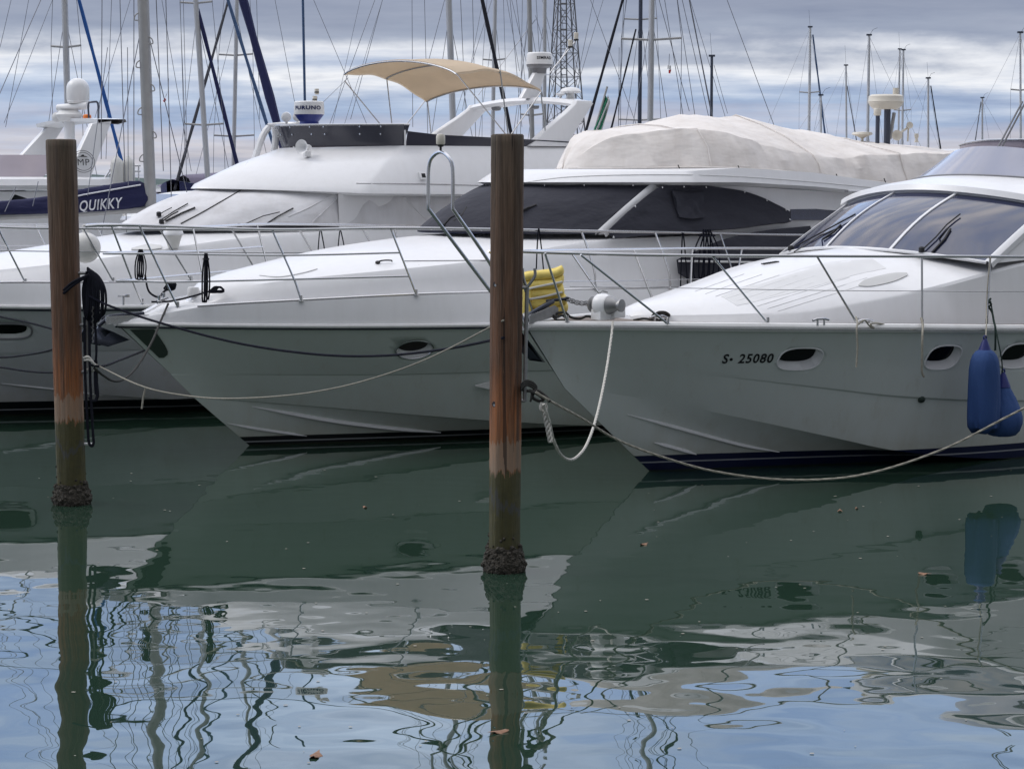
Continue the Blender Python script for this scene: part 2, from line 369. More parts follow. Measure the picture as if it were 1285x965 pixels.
def hull_shell(rows, n=44, fine=150, sub=5):
    """Closed hull from half-breadth rows (deck edge first, keel last), each running from the stem aft."""
    Rr = [cr(r, n) for r in rows]; mb = MB(); R0 = Rr
    FR = [cr([tuple(p) for p in r], fine) for r in Rr]; Rr = []
    for a, b in zip(FR, FR[1:]):
        k = sub if (a[fine // 2] - b[fine // 2]).length > .15 else 1
        Rr += [[p.lerp(q, j / k) for p, q in zip(a, b)] for j in range(k)]
    Rr.append(FR[-1]); n = fine
    top = [Vector((p.x, 0, p.z + 0.02)) for p in Rr[0]]
    near = [[top[i]] + [r[i] for r in Rr] for i in range(n)]
    far = [[mirror(p) for p in c] for c in near]
    mb.grid(near); mb.grid([c[::-1] for c in far])
    last = near[-1] + [mirror(p) for p in near[-1]][::-1]
    mb.add(last, [list(range(len(last)))])
    return mb, R0
def cut_recess(boat, ob, bvh, quads, liner):
    """Real recesses for portlights: quads = (left, right, top, bottom) photo extents of each opening."""
    out = []
    for (u0, u1, v0, v1, rnd, depth, lean) in quads:
        uc, vc = (u0 + u1) / 2, (v0 + v1) / 2
        c, n = boat.hit(bvh, uc, vc)
        ex = (boat.hit(bvh, u1, vc)[0] - boat.hit(bvh, u0, vc)[0]); ez = (boat.hit(bvh, uc, v0)[0] - boat.hit(bvh, uc, v1)[0])
        w, h = ex.length / 2, ez.length / 2; ex.normalize(); n = (n - ex * n.dot(ex)).normalized(); ez = ex.cross(n); ez = -ez if ez.z < 0 else ez
        ex = (ex + ez * 0).normalized()
        pts = []
        for k in range(40):
            a = 2 * math.pi * k / 40
            cx, sx = math.cos(a), math.sin(a)
            e = rnd
            pts.append((math.copysign(abs(cx) ** e, cx) * w, math.copysign(abs(sx) ** e, sx) * h))
        P = [c + ex * (x + lean * y) + ez * y for x, y in pts]
        Q = [c + ex * ((x + lean * y) * .84 - w * .07) + ez * (y * .74 + h * .17) - n * depth for x, y in pts]
        cb = MB(); cb.grid([[p + n * 0.10 for p in P], P, Q], cu=True); cb.add([p + n * .10 for p in P], [list(range(40))]); cb.add(Q, [list(range(40))]); cu = cb.build('cutter', liner, boat.root, flip=True)
        md = ob.modifiers.new('recess', 'BOOLEAN'); md.object = cu; md.operation = 'DIFFERENCE'; md.solver = 'EXACT'; md.material_mode = 'TRANSFER'
        bpy.context.view_layer.update()
        dg = bpy.context.evaluated_depsgraph_get(); me = bpy.data.meshes.new_from_object(ob.evaluated_get(dg))
        if len(me.polygons) > 20:
            ob.modifiers.clear(); ob.data = me
        else: ob.modifiers.clear()
        bpy.data.objects.remove(cu)
        out.append((c, n, ex, ez, w, h, P, Q))
    return out
def ring_tube(mb, P, n, r, m=0): mb.tube([p + n * 0.004 for p in P], r, 8, m, closed=True)

def text_pts(body, size=1.0, bold=0.0, shear=0.0, res=3):
    cu = bpy.data.curves.new('lettering', 'FONT'); cu.body = body; cu.size = size; cu.resolution_u = res; cu.offset = bold; cu.shear = shear
    cu.space_character = 1.12; cu.align_x = 'CENTER'; cu.align_y = 'CENTER'; ob = bpy.data.objects.new('lettering', cu); COL.objects.link(ob)
    bpy.context.view_layer.update(); dg = bpy.context.evaluated_depsgraph_get(); me = bpy.data.meshes.new_from_object(ob.evaluated_get(dg))
    v = [tuple(p.co) for p in me.vertices]; f = [list(p.vertices) for p in me.polygons]
    bpy.data.objects.remove(ob); bpy.data.meshes.remove(me); return v, f
def lettering(name, body, size, fn, mat, parent, flip=False, bold=0.0, shear=0.0):
    """Lettering laid on a surface: fn(x, y, lift) gives the point of the surface for a letter coordinate."""
    v, f = text_pts(body, size, bold, shear); mb = MB()
    me = bpy.data.meshes.new('t'); me.from_pydata(v, [], f); bm = bmesh.new(); bm.from_mesh(me); bmesh.ops.triangulate(bm, faces=bm.faces)
    for _ in range(2): bmesh.ops.subdivide_edges(bm, edges=[e for e in bm.edges if e.calc_length() > size * .12], cuts=1, use_grid_fill=False)
    bm.verts.index_update(); v = [tuple(q.co) for q in bm.verts]; f = [[q.index for q in g.verts] for g in bm.faces]; bm.free(); bpy.data.meshes.remove(me)
    mb.add([fn(p[0], p[1], 0.004) for p in v], f)
    return mb.build(name, mat, parent, flip=flip, weld=0, recalc=False)

def railing(boat, name, paths, posts, r=0.0145, rp=0.0125, n=8):
    """Bow rail: rails as long tubes, then every stanchion as its own sub-part with a foot."""
    mb = MB()
    for p, rr in paths: mb.tube(cr(p, max(2, 8 * (len(p) - 1) + 1)), rr or r, n)
    o = boat.build(mb, name, M['steel'])
    for p in posts:
        q = MB(); pts = cr(p, 10) if len(p) > 2 else p
        q.tube(pts, rp, n); f = Vector(p[-1]); q.lathe([(0.03, 0), (0.03, 0.008), (0.017, 0.012), (0.017, 0.07), (0.0, 0.07)], f, 12)
        boat.build(q, 'stanchion', M['steel'], o)
    return o

# ================================================================== right hand yacht (nearest)
A = Boat('motor_yacht', 'white flybridge yacht with navy boot stripe, bare tinted windscreen and windlass on the bow', 'motor yacht', (0.147, 23.52))
rail = [(0, .02, 1.67), (.28, .19, 1.67), (1, .65, 1.66), (2.21, 1.27, 1.63), (3.68, 1.81, 1.59), (5.46, 2.17, 1.53), (7.5, 2.25, 1.47), (10, 2.2, 1.42), (12.5, 2.05, 1.38)]
chine = [(.53, .005, .99), (1.37, .22, .86), (2.44, .74, .61), (3.49, 1.18, .35), (4.2, 1.42, .18), (5.5, 1.72, .02), (7.5, 1.9, -.06), (10, 1.95, -.08), (12.5, 1.9, -.1)]
low = [(1.75, .005, 0), (2.22, .21, -.02), (2.97, .51, -.03), (4.53, 1.07, -.04), (6.27, 1.56, -.08), (8, 1.75, -.2), (12.5, 1.75, -.25)]
keel = [(1.95, .002, -.15), (3, .002, -.6), (12.5, .002, -.6)]
def between(r1, r2, f, out, n=44):
    a, b = cr(r1, n), cr(r2, n)
    return [(p.lerp(q, f) + Vector((0, out(i / (n - 1)), 0))) for i, (p, q) in enumerate(zip(a, b))]
ledge = lambda t: min(1, max(0, (t - .12) / .2))
kn_hi = between(rail, chine, .54, lambda t: 0.018 * ledge(t) - .045 * math.sin(math.pi * min(1, t * 1.6)))
kn_lo = between(rail, chine, .555, lambda t: -.045 * math.sin(math.pi * min(1, t * 1.6)))
f1 = between(rail, chine, .27, lambda t: -.035 * math.sin(math.pi * min(1, t * 1.6)))
hA, RA = hull_shell([rail, f1, kn_hi, kn_lo, chine, low, keel])
bvA = bvh_of(hA)
hull = A.build(hA, 'hull', [M['hullA']], sharp=9)
recs = cut_recess(A, hull, bvA, [(977, 1031, 437, 463.5, .72, .10, .22), (1163, 1204, 434, 463, .72, .10, .22), (1256, 1300, 432, 461, .72, .10, .22)], M['gel'])
for (c, n, ex, ez, w, h, P, Q) in recs:
    g = MB(); g.prism([p + n * .010 for p in Q], n * .006); pg = A.build(g, 'porthole', M['port_glass'])
    rg = MB(); ring_tube(rg, P, n, .010); A.build(rg, 'rim', M['gel'], pg)
# rub rail all round, a rounded white fender strip with a steel edge
mb = MB()
for sg in (1, -1):
    pts = [Vector((p.x, sg * (p.y + .012), p.z + .012)) for p in RA[0]]
    mb.tube(pts, .052, 10)
    mb.tube([Vector((p.x, sg * (p.y + .055), p.z + .002)) for p in RA[0]], .016, 6, 1)
A.build(mb, 'rub_rail', [M['gel_old'], M['steel']])
# bow deck of weathered teak inside the rail, and the toe rail
mb = MB()
mb.grid([[Vector((p.x + .06, y * max(p.y - .07, .002), p.z + .046)) for y in (1, .5, 0, -.5, -1)] for p in RA[0]])
A.build(mb, 'foredeck', M['teak'])
# coachroof
st = [(1.45, 1.74, .03, 1.72, .06, 1.66), (1.62, 1.86, .40, 1.74, .47, 1.66), (2.2, 1.97, .80, 1.75, .88, 1.65), (2.95, 2.14, 1.12, 1.775, 1.20, 1.63), (3.6, 2.29, 1.29, 1.85, 1.38, 1.62),
      (4.54, 2.40, 1.5, 1.985, 1.6, 1.6), (5.3, 2.43, 1.63, 2.13, 1.73, 1.58), (6.05, 2.45, 1.7, 2.26, 1.8, 1.55), (7.2, 2.45, 1.74, 2.36, 1.84, 1.5), (11.5, 2.45, 1.7, 2.38, 1.8, 1.45)]
mbT = MB(); rows = []
for q in cr(st, 46):
    x, cz, ky, kz, by, bz = q
    half = [(x, by, bz), (x, ky + .012, kz - .02), (x, ky - .012, kz + .012), (x, ky * .78, kz + (cz - kz) * .42), (x, ky * .45, kz + (cz - kz) * .82), (x, 0, cz)]
    rows.append([Vector(p) for p in half] + [mirror(p) for p in half[-2::-1]])
mbT.grid(rows); mbT.add(rows[0], [list(range(11))]); bvT = bvh_of(mbT)
coach = A.build(mbT, 'coachroof', M['gel'], sharp=24)
A.patch(bvT, [(905, 372), (960, 352), (1030, 331), (1095, 325)], [(925, 384), (1000, 366), (1070, 346), (1112, 337)], 26, 8, 'nonskid_panel', M['nonskid'], .0022, .004, coach)
A.patch(bvT, [(1077, 358), (1085, 352), (1120, 343.5), (1138, 343)], [(1078, 359.5), (1092, 360), (1122, 353.5), (1139, 346)], 14, 6, 'skylight', M['nonskid_grey'], .010, .015, coach)
for k in range(9):   # moulded grip lines
    u0, v0 = 872 + k * 13, 366 + k * 3.1
    p, n = A.hit(bvT, u0, v0); q, n2 = A.hit(bvT, u0 + 62 + k * 9, v0 - 22 - k * 2.4)
    if p and q:
        pts = [A.hit(bvT, u0 + (62 + k * 9) * t, v0 - (22 + k * 2.4) * t)[0] for t in (0, .25, .5, .75, 1)]
        if all(pts): A.build(MB().tube([x + Vector((0, 0, .002)) for x in pts], .0022, 6), 'grip_line', M['nonskid'], coach)
# windscreen: a swept surface from its base curve to its top curve
def scrA(t, k, off=0.0):   # t -1..1 across, k 0..1 up
    yb, yt = 1.66 * t, 1.60 * t
    b = Vector((4.93 + .17 * yb * yb, yb, 2.415 - .05 * yb * yb)); u = Vector((6.12 + .17 * yt * yt, yt, 3.075 - .065 * yt * yt))
    p = b.lerp(u, k); p += Vector((-.05, 0, .05)) * math.sin(math.pi * k) * (1 - .85 * t * t)
    return p + Vector((-.48, .05 * t, .87)) * off
mbS = MB().grid([[scrA(-1 + 2 * i / 36, j / 8) for i in range(37)] for j in range(9)]); bvS = bvh_of(mbS)
mbg = MB(); mbg.grid([[scrA(-1 + 2 * i / 36, j / 8) for i in range(37)] for j in range(9)])
ws = A.build(mbg, 'windscreen', M['tint'])
fm = MB()
for t0 in (-.27, .34):
    fm.grid([[scrA(t0 + d, j / 8, o) for d, o in ((-.010, -.01), (-.010, .014), (.010, .014), (.010, -.01))] for j in range(9)])
fr = [scrA(-1 + 2 * i / 36, 0, .0) for i in range(37)]
fm.tube(fr, .02, 8); fm.tube([scrA(-1 + 2 * i / 36, 1, .0) for i in range(37)], .02, 8)
A.build(fm, 'frame', M['gel'], ws)
for sg in (1, -1):
    pm = MB(); pm.grid([[scrA(sg * t, j / 8, o) for t, o in ((.992, -.02), (.992, .016), (1.008, .022), (1.03, .0), (1.03, -.06))] for j in range(9)]); A.build(pm, 'pillar', M['gel'])
# cabin sides with dark windows
for sg in (1, -1):
    top = [Vector((6.56, 1.61, 2.92)), Vector((7.5, 1.64, 2.97)), Vector((9, 1.62, 3.0)), Vector((11.3, 1.6, 3.0))]
    bot = [Vector((5.40, 1.68, 2.26)), Vector((6.8, 1.73, 2.33)), Vector((8.8, 1.75, 2.36)), Vector((11.3, 1.71, 2.36))]
    T, Bt = cr(top, 30), cr(bot, 30); g = MB().grid([[(lambda p: Vector((p.x, sg * p.y, p.z)))(Bt[i].lerp(T[i], k / 5)) for i in range(30)] for k in range(6)])
    w = A.build(g, 'cabin_side', M['gel'])
    q = MB().grid([[(lambda p: Vector((p.x + .22 * (1 - k / 4), sg * (p.y + .012), p.z)))(Bt[i].lerp(T[i], .24 + .62 * k / 4)) for i in range(2, 26)] for k in range(5)])
    A.build(q, 'side_window', M['tint'], w)
# roof brow and flybridge
def flyb(t, z=0): y = 1.5 * t; return Vector((6.85 + .30 * y * y, y, 3.275 - .05 * y * y + z))
rb = MB(); ts = [-1 + 2 * i / 40 for i in range(41)]
rr = [[scrA(t, 1, -.02) for t in ts], [scrA(t * 1.02, 1.0, .03) + Vector((-.05, 0, .0)) for t in ts], [scrA(t * 1.03, 1.02, .075) + Vector((-.02, 0, .02)) for t in ts],
      [scrA(t, 1, 0).lerp(flyb(t), .35) + Vector((0, 0, .075)) for t in ts], [flyb(t, .0) for t in ts], [flyb(t, -.02) + Vector((.25, 0, 0)) for t in ts], [Vector((11.4, 1.5 * t, 3.2)) for t in ts]]
rb.grid(rr)
for sg in (1, -1):
    e = [r[-1 if sg == 1 else 0] for r in rr]
    rb.grid([e, [Vector((p.x, sg * (abs(p.y) + .06), p.z - .03)) for p in e], [Vector((p.x, sg * (abs(p.y) + .02), p.z - .13)) for p in e], [Vector((p.x, sg * (abs(p.y) - .05), p.z - .2)) for p in e]])
A.build(rb, 'cabin_roof', M['gel'])
fs = MB(); ft = lambda t: Vector((7.30 + .42 * (1.5 * t) ** 2 * .8, 1.28 * t, 3.64 - .09 * (1.5 * t) ** 2))
fs.grid([[flyb(t * .97, -.01).lerp(ft(t), k / 4) + Vector((0, 0, .0)) for t in ts] for k in range(5)])
fsp = A.build(fs, 'flybridge_screen', M['lavender'])
fs = MB(); fs.tube([flyb(t, .004) for t in ts], .016, 6); A.build(fs, 'gasket', M['grey_plastic'], fsp)
fs = MB(); fs.grid([[Vector((7.66 + .36 * y * y, y, z - .05 * y * y)) for y in [-1.05 + 2.1 * i / 24 for i in range(25)]] for z in (3.5, 3.6, 3.72)])
wd = A.build(fs, 'wind_deflector', M['mauve'])
fs = MB(); fs.tube([Vector((7.65 + .36 * y * y, y, 3.725 - .05 * y * y)) for y in [-1.05 + 2.1 * i / 24 for i in range(25)]], .012, 6); A.build(fs, 'edge_tube', M['steel'], wd)
cs = MB()
for sg in (1, -1):
    cs.grid([[Vector((x, sg * (1.5 + o), z)) for x in (8.7, 9.3, 10, 11.4)] for o, z in ((.04, 3.05), (.06, 3.2), (-.04, 3.5), (-.10, 3.5), (-.10, 3.2))])
cs.box((11.35, 0, 3.3), (.08, 2.9, .4))
A.build(cs, 'flybridge_coaming', M['gel'])
mb = MB()      # folded mast arms above the flybridge
for (u0, v0, u1, v1) in ((1252, 186, 1283, 128), (1256, 187, 1286, 130)):
    mb.tube([A.pl(u0, v0, .2), A.pl(u1, v1, .2)], .012, 6)
A.build(mb, 'antenna_arm', M['grey_plastic'])
# wipers lie on the glass
def wiper(boat, bv, blade, arms, name='windscreen_wiper', lift=.03, r=.013):
    mb = MB()
    def P(u, v, l):
        p, n = boat.hit(bv, u, v)
        return (p + n * l) if p else boat.pl(u, v, 0)
    mb.tube([P(*q, lift * .6) for q in blade], r, 6)
    for a in arms: mb.tube([P(*q, lift) for q in a], r * .75, 6)
    b = P(*arms[0][0], lift); mb.lathe([(.035, -.02), (.035, .03), (.02, .045), (0, .045)], b, 10)
    return boat.build(mb, name, M['black_rubber'])
wiper(A, bvS, [(1170, 318), (1186, 301), (1193, 289)], [[(1157, 317), (1175, 300), (1188, 285), (1205, 271.5)], [(1161, 319), (1180, 302), (1191, 288)]])
wiper(A, bvS, [(1033, 302), (1047, 293), (1056, 284)], [[(994, 315), (1022, 300), (1050, 285), (1075, 271.5)], [(997, 316), (1030, 299), (1054, 289)]])
mb = MB()          # air vents at the foot of the screen
for k in range(7):
    c, n = A.hit(bvT, 958 + k * 2.8, 331.5 - k * .45)
    if c: mb.box(c + n * .004, (.03, .05, .012))
A.build(mb, 'vent', M['black_rubber'])
# bow rail, pulpit hoop, wire
y_in = lambda x: max(0.0, lin([0, .28, 1, 2.21, 3.68, 5.46, 7.5, 12], [0, .16, .6, 1.2, 1.74, 2.08, 2.16, 2.0], x))
tA = [(-.12, .10, 2.47), (.1, .30, 2.46), (.7, .78, 2.44), (1.57, 1.18, 2.42), (2.81, 1.5, 2.40), (4.08, 1.86, 2.38), (5.06, 2.0, 2.36), (7, 2.1, 2.32), (9, 2.1, 2.3)]
wA = [(.35, .3, 2.10), (1.3, .95, 2.08), (2.2, 1.28, 2.05), (3.2, 1.62, 2.02), (4.08, 1.88, 2.0), (5.0, 2.04, 1.97), (7, 2.12, 1.93), (9, 2.12, 1.9)]
paths = []; posts = []
for sg in (1, -1):
    m_ = (lambda p: (p[0], sg * p[1], p[2]))
    paths += [([m_(p) for p in tA], .0165), ([m_(p) for p in wA], .0045)]
    posts += [[m_(p) for p in q] for q in ([(.02, .98 * .3, 2.455), (.35, .26, 1.72)], [(.1, .78, 2.45), (.7, .83, 2.05), (1.22, .88, 1.70)], [(1.57, 1.18, 2.42), (2.3, 1.28, 1.68)], [(2.81, 1.5, 2.40), (3.31, 1.64, 1.65)],
                                           [(4.08, 1.86, 2.38), (4.07, 1.89, 1.62)], [(5.06, 2.0, 2.36), (4.95, 2.06, 1.6)], [(6.6, 2.08, 2.33), (6.55, 2.12, 1.55)], [(8.2, 2.1, 2.31), (8.2, 2.12, 1.5)])]
railing(A, 'bow_rail', paths, posts)
mb = MB()
hoop = []
for sg in (1, -1):
    L0 = A.pl(568 if sg == 1 else 537.5, 262, .17 * sg)
HPts = [A.pl(u, v, y) for (u, v, y) in ((660, 412, .16), (615, 331, .17), (568, 262, .17), (568, 212, .17), (564, 199, .13), (553, 191, 0), (542, 198, -.13), (538, 211, -.17), (537.5, 262, -.17), (590, 332, -.17), (648, 408, -.16))]
mb.tube(cr(HPts[:3], 12) + cr(HPts[2:9], 30)[1:] + cr(HPts[8:], 12)[1:], .019, 10)
pul = A.build(mb, 'pulpit_hoop', M['steel'])
mb = MB(); c = A.pl(553, 191, 0); mb.lathe([(.012, 0), (.012, .05), (.03, .055), (.03, .075)], c, 12, 1); mb.lathe([(.042, .075), (.047, .09), (.047, .16), (.035, .18), (0, .185)], c, 16, 0)
A.build(mb, 'bow_light', [M['cream_plastic'], M['black_rubber']], pul)
# windlass
wl = Vector(A.pz(762, 402, 1.72)); wl = A.pl(764, 401, .42)
mb = MB()
def W_(dx, dy, dz): return wl + Vector((dx, dy, dz)) * WS
WS = .8; SP = lambda pr: [(a * WS, b * WS) for a, b in pr]
ax = Vector((.25, 1, 0)).normalized()
mb.lathe(SP([(0.0, -.17), (.115, -.17), (.145, -.15), (.15, -.04), (.135, .0), (.13, .03), (.0, .03)]), W_(0, -.03, .19), 28, 0, ax)
mb.box(W_(0, -.12, .07), (.21, .16, .13), 0); mb.box(W_(.17, -.05, .09), (.16, .13, .12), 0)
wind = A.build(mb, 'windlass', [M['white_paint']], bevel=.012)
mb = MB(); mb.lathe(SP([(.125, .03), (.11, .08), (.07, .15), (.055, .17), (.055, .20), (.082, .205), (.085, .235), (.0, .24)]), W_(0, -.03, .19), 28, 0, ax)
A.build(mb, 'capstan_drum', M['galv'], wind)
mb = MB(); mb.lathe(SP([(.0, -.26), (.10, -.26), (.11, -.24), (.075, -.215), (.11, -.19), (.10, -.17), (0, -.17)]), W_(0, -.03, .19), 24, 0, ax); mb.tube([W_(-.0, -.2, .34), W_(.06, -.2, .37), W_(.13, -.18, .35)], .008, 6)
A.build(mb, 'chain_gypsy', M['galv'], wind)
# anchor on the bow roller, chain to the windlass
mb = MB(); rl0, rl1 = A.pl(668, 399, .02), A.pl(692, 384, -.02)
for dy in (-.07, .07): mb.prism([rl0 + Vector((-.1, dy, -.06)), rl1 + Vector((.03, dy, -.10)), rl1 + Vector((.03, dy, -.02)), rl1 + Vector((-.02, dy, .01)), rl0 + Vector((-.1, dy, .03))], (0, .012, 0))
mb.lathe([(.055, -.07), (.035, -.02), (.035, .02), (.055, .07)], rl0 + Vector((-.04, 0, .0)), 16, 0, (0, 1, 0))
anc = A.build(mb, 'bow_roller', M['galv'])
mb = MB(); mb.tube([rl0 + Vector((-.25, 0, -.12)), rl0 + Vector((0, 0, .05)), rl1 + Vector((.02, 0, .05))], .03, 8); mb.tube([rl1 + Vector((-.02, -.06, .05)), rl1 + Vector((.25, -.02, .07))], .018, 8)
tip = rl0 + Vector((-.25, 0, -.12))
for sg in (1, -1):     # plough flukes under the bow
    mb.prism([tip + Vector((.05, 0, .03)), tip + Vector((.12, sg * .16, -.16)), tip + Vector((.30, sg * .10, -.34)), tip + Vector((.42, 0, -.36)), tip + Vector((.2, 0, -.15))], (0, .012 * sg, .0))
A.build(mb, 'anchor', M['plate_dark'], bevel=.004)
mb = MB(); c0, c1 = rl1 + Vector((.22, -.02, .07)), W_(-.02, -.26, .22); nl = 12
for k in range(nl):
    p = c0.lerp(c1, (k + .5) / nl); p.z -= .03 * math.sin(math.pi * (k + .5) / nl)
    d = (c1 - c0).normalized(); u = d.cross(Vector((0, 0, 1))).normalized(); w2 = u.cross(d)
    s_, t_ = (u, w2) if k % 2 else (w2, u)
    mb.tube([p + d * (.036 * math.cos(a)) + s_ * (.022 * math.sin(a)) for a in [2 * math.pi * q / 12 for q in range(12)]], .0065, 6, closed=True)
A.build(mb, 'anchor_chain', M['galv'])
# dark guard plate on the stem, cleats, small skin fittings, registration letters
pass
mb = MB()
for (u, v) in ((826, 402), (1030, 405.5), (1086, 407)):
    p = A.pl(u, v, y_in(A.pl(u, v, 1.2).x) * .93) if u < 900 else A.pl(u, v, 1.7)
    mb.tube([p + Vector((-.12, 0, .03)), p + Vector((-.06, 0, .045)), p + Vector((.06, 0, .045)), p + Vector((.12, 0, .03))], .013, 8)
    mb.tube([p + Vector((-.05, 0, -.03)), p + Vector((-.05, 0, .04))], .012, 8); mb.tube([p + Vector((.05, 0, -.03)), p + Vector((.05, 0, .04))], .012, 8)
A.build(mb, 'cleat', M['steel'])
c, n = A.hit(bvA, 1156, 500.5); mb = MB().lathe([(.0, -.01), (.04, -.01), (.045, .02), (.03, .035), (0, .03)], c, 14, 0, n); A.build(mb, 'skin_fitting', M['plate_green'])
c, n = A.hit(bvA, 936, 450.5); ex = (A.hit(bvA, 968, 450)[0] - A.hit(bvA, 905, 451)[0]); wlet = ex.length; ex.normalize(); n = (n - ex * n.dot(ex)).normalized(); ez = ex.cross(n); ez = -ez if ez.z < 0 else ez
for tx_, dx_ in (('S', -.235), ('25080', .11)): lettering('registration_lettering', tx_, .165, lambda x, y, l: (lambda p: p + n * l)(c + ex * (x * .86 + dx_) + ez * y), M['letter_black'], A.root, flip=True, bold=.004, shear=.12)
c, n = A.hit(bvA, 917.5, 451); A.build(MB().lathe([(.0, 0), (.018, 0), (.018, .005), (0, .006)], c, 12, 0, n), 'emblem', M['letter_black'])
# spray rails on the bottom panels
def strake(boat, bv, pix, r=.022, name='spray_rail', mat=None):
    pts = []
    for q in cr([(*p, 0) for p in pix], 14):
        p, n = boat.hit(bv, q.x, q.y)
        if p: pts.append(p + n * .006)
    k = len(pts); rs = [max(.003, r * min(1, (i + .5) / 4, (k - i - .5) / 3)) for i in range(k)]
    return boat.build(MB().tube(pts, rs, 6), name, mat or M['gel'])
strake(A, bvA, [(787, 520), (840, 534), (930, 558), (978, 567)]); strake(A, bvA, [(820, 555), (850, 563), (874, 570)])
# navy ropes tied to the near rail post
def pxt(boat, pts, y, r, mat, name, parent=None, n=30):
    P = [boat.pl(*p, y) if len(p) == 2 else boat.pl(p[0], p[1], p[2]) for p in pts]
    return boat.build(MB().tube(cr(P, n), r, 6), name, mat, parent)
# ================================================================== middle yacht
B = Boat('motor_yacht', 'white flybridge yacht with black window covers and one oval porthole, between the two wooden piles', 'motor yacht', (-4.593, 25.91))
railB = [(0, .02, 1.55), (.4, .28, 1.54), (1.34, .86, 1.52), (2.43, 1.4, 1.50), (3.96, 1.93, 1.48), (5.5, 2.15, 1.46), (8, 2.2, 1.42), (13, 2.05, 1.38)]
knB = [(.70, .004, .93), (1.6, .43, .91), (3.03, 1.14, .88), (4.24, 1.6, .88), (6, 1.95, .86), (13, 1.95, .8)]
knB2 = [(x, max(.004, y - .022 * min(1, x / 2)), z - .012) for x, y, z in knB]
chB = [(1, .004, .64), (1.72, .22, .56), (2.85, .76, .43), (4.39, 1.36, .25), (6, 1.7, .1), (8, 1.85, 0), (13, 1.85, -.05)]
chB2 = [(x + .01, max(.003, y - .045 * min(1, x / 2.5)), z - .012) for x, y, z in chB]
loB = [(1.77, .003, 0), (3.01, .52, .0), (4.6, 1.09, -.01), (6.09, 1.51, -.04), (8, 1.7, -.15), (13, 1.75, -.2)]
kB = [(1.95, .002, -.15), (3, .002, -.6), (13, .002, -.6)]
hB, RB = hull_shell([railB, knB, knB2, chB, chB2, loB, kB]); bvB = bvh_of(hB)
hullB = B.build(hB, 'hull', [M['hullB']], sharp=9)
recs = cut_recess(B, hullB, bvB, [(497, 543, 427.5, 450, 1.0, .09, .1)], M['gel'])
for (c, n, ex, ez, w, h, P, Q) in recs:
    pg = B.build(MB().prism([p + n * .010 for p in Q], n * .006), 'porthole', M['port_glass'])
    rg = MB(); ring_tube(rg, P, n, .012); B.build(rg, 'rim', M['steel'], pg)
mb = MB()
for sg in (1, -1):
    mb.tube([Vector((p.x - .01, sg * (p.y + .01), p.z)) for p in RB[0]], .026, 8); mb.tube([Vector((p.x, sg * (p.y + .012), p.z - .034)) for p in RB[0]], .012, 6, 1)
B.build(mb, 'rub_rail', [M['gel_old'], M['plate_dark']])
# bulwark: the white topside above the rub rail, leaning inwards
bwB = [(.02, .01, 1.58), (.45, .24, 1.66), (.75, .48, 1.735), (1.82, 1.08, 1.80), (3.11, 1.6, 1.85), (4.09, 1.83, 1.86), (5.5, 2.03, 1.86), (8, 2.08, 1.82), (13, 1.92, 1.75)]
T0, T1 = RB[0], cr(bwB, 44); mb = MB()
for sg in (1, -1):
    f = lambda p: Vector((p.x, sg * p.y, p.z))
    mb.grid([[f(p) for p in T0], [f(p.lerp(q, .5) + Vector((0, .012, 0))) for p, q in zip(T0, T1)], [f(q) for q in T1], [f(q + Vector((.03, -min(.05, q.y * .5), .0))) for q in T1], [f(q + Vector((.03, -min(.07, q.y * .6), -.05))) for q in T1]])
B.build(mb, 'bulwark', M['gel'])
mb = MB().grid([[Vector((p.x + .05, y * max(p.y - .05, .003), p.z - .012 + .03 * (1 - y * y))) for y in (1, .5, 0, -.5, -1)] for p in T1])
B.build(mb, 'foredeck', M['nonskid'])
mb = MB()
for sg in (1, -1): mb.tube([Vector((p.x, sg * (p.y - .03), p.z + .012)) for p in T1[3:]], .013, 6)
B.build(mb, 'toe_rail', M['steel'])
# trunk cabin
st = [(.98, 1.80, .05, 1.76, .10, 1.72), (1.12, 1.93, .30, 1.83, .38, 1.74), (1.3, 2.05, .48, 1.92, .58, 1.76), (1.9, 2.17, .82, 2.02, .94, 1.78), (3.1, 2.37, 1.30, 2.13, 1.42, 1.83), (4.3, 2.50, 1.52, 2.23, 1.63, 1.84), (5.2, 2.54, 1.62, 2.36, 1.75, 1.84), (6.2, 2.56, 1.68, 2.45, 1.82, 1.83), (12.4, 2.56, 1.66, 2.5, 1.80, 1.75)]
mbT2 = MB(); rows = []
for q in cr(st, 50):
    x, cz, ky, kz, by, bz = q
    half = [(x, by, bz), (x, by - (by - ky) * .5 + .01, bz + (kz - bz) * .55), (x, ky + .01, kz - .03), (x, ky - .03, kz + .02), (x, ky * .75, kz + (cz - kz) * .5), (x, ky * .4, kz + (cz - kz) * .86), (x, 0, cz)]
    rows.append([Vector(p) for p in half] + [mirror(p) for p in half[-2::-1]])
mbT2.grid(rows); mbT2.add(rows[0], [list(range(13))]); bvT2 = bvh_of(mbT2)
coachB = B.build(mbT2, 'coachroof', M['gel'], sharp=26)
def surf_line(boat, bv, pix, r, name, mat, parent, n=16):
    pts = []
    for q in cr([(*p, 0) for p in pix], n):
        p, nn = boat.hit(bv, q.x, q.y)
        if p: pts.append(p + nn * .002)
    if len(pts) > 3: return boat.build(MB().tube(pts, r, 6), name, mat, parent)
surf_line(B, bvT2, [(505, 328), (560, 327.5), (612, 327)], .006, 'moulded_groove', M['grey_plastic'], coachB)
surf_line(B, bvT2, [(326, 346), (350, 348), (380, 343), (398, 338)], .010, 'hatch_edge', M['gel_old'], coachB)
h0, hn = B.hit(bvT2, 474, 330.5); mb = MB(); h1 = B.hit(bvT2, 492, 330)[0]
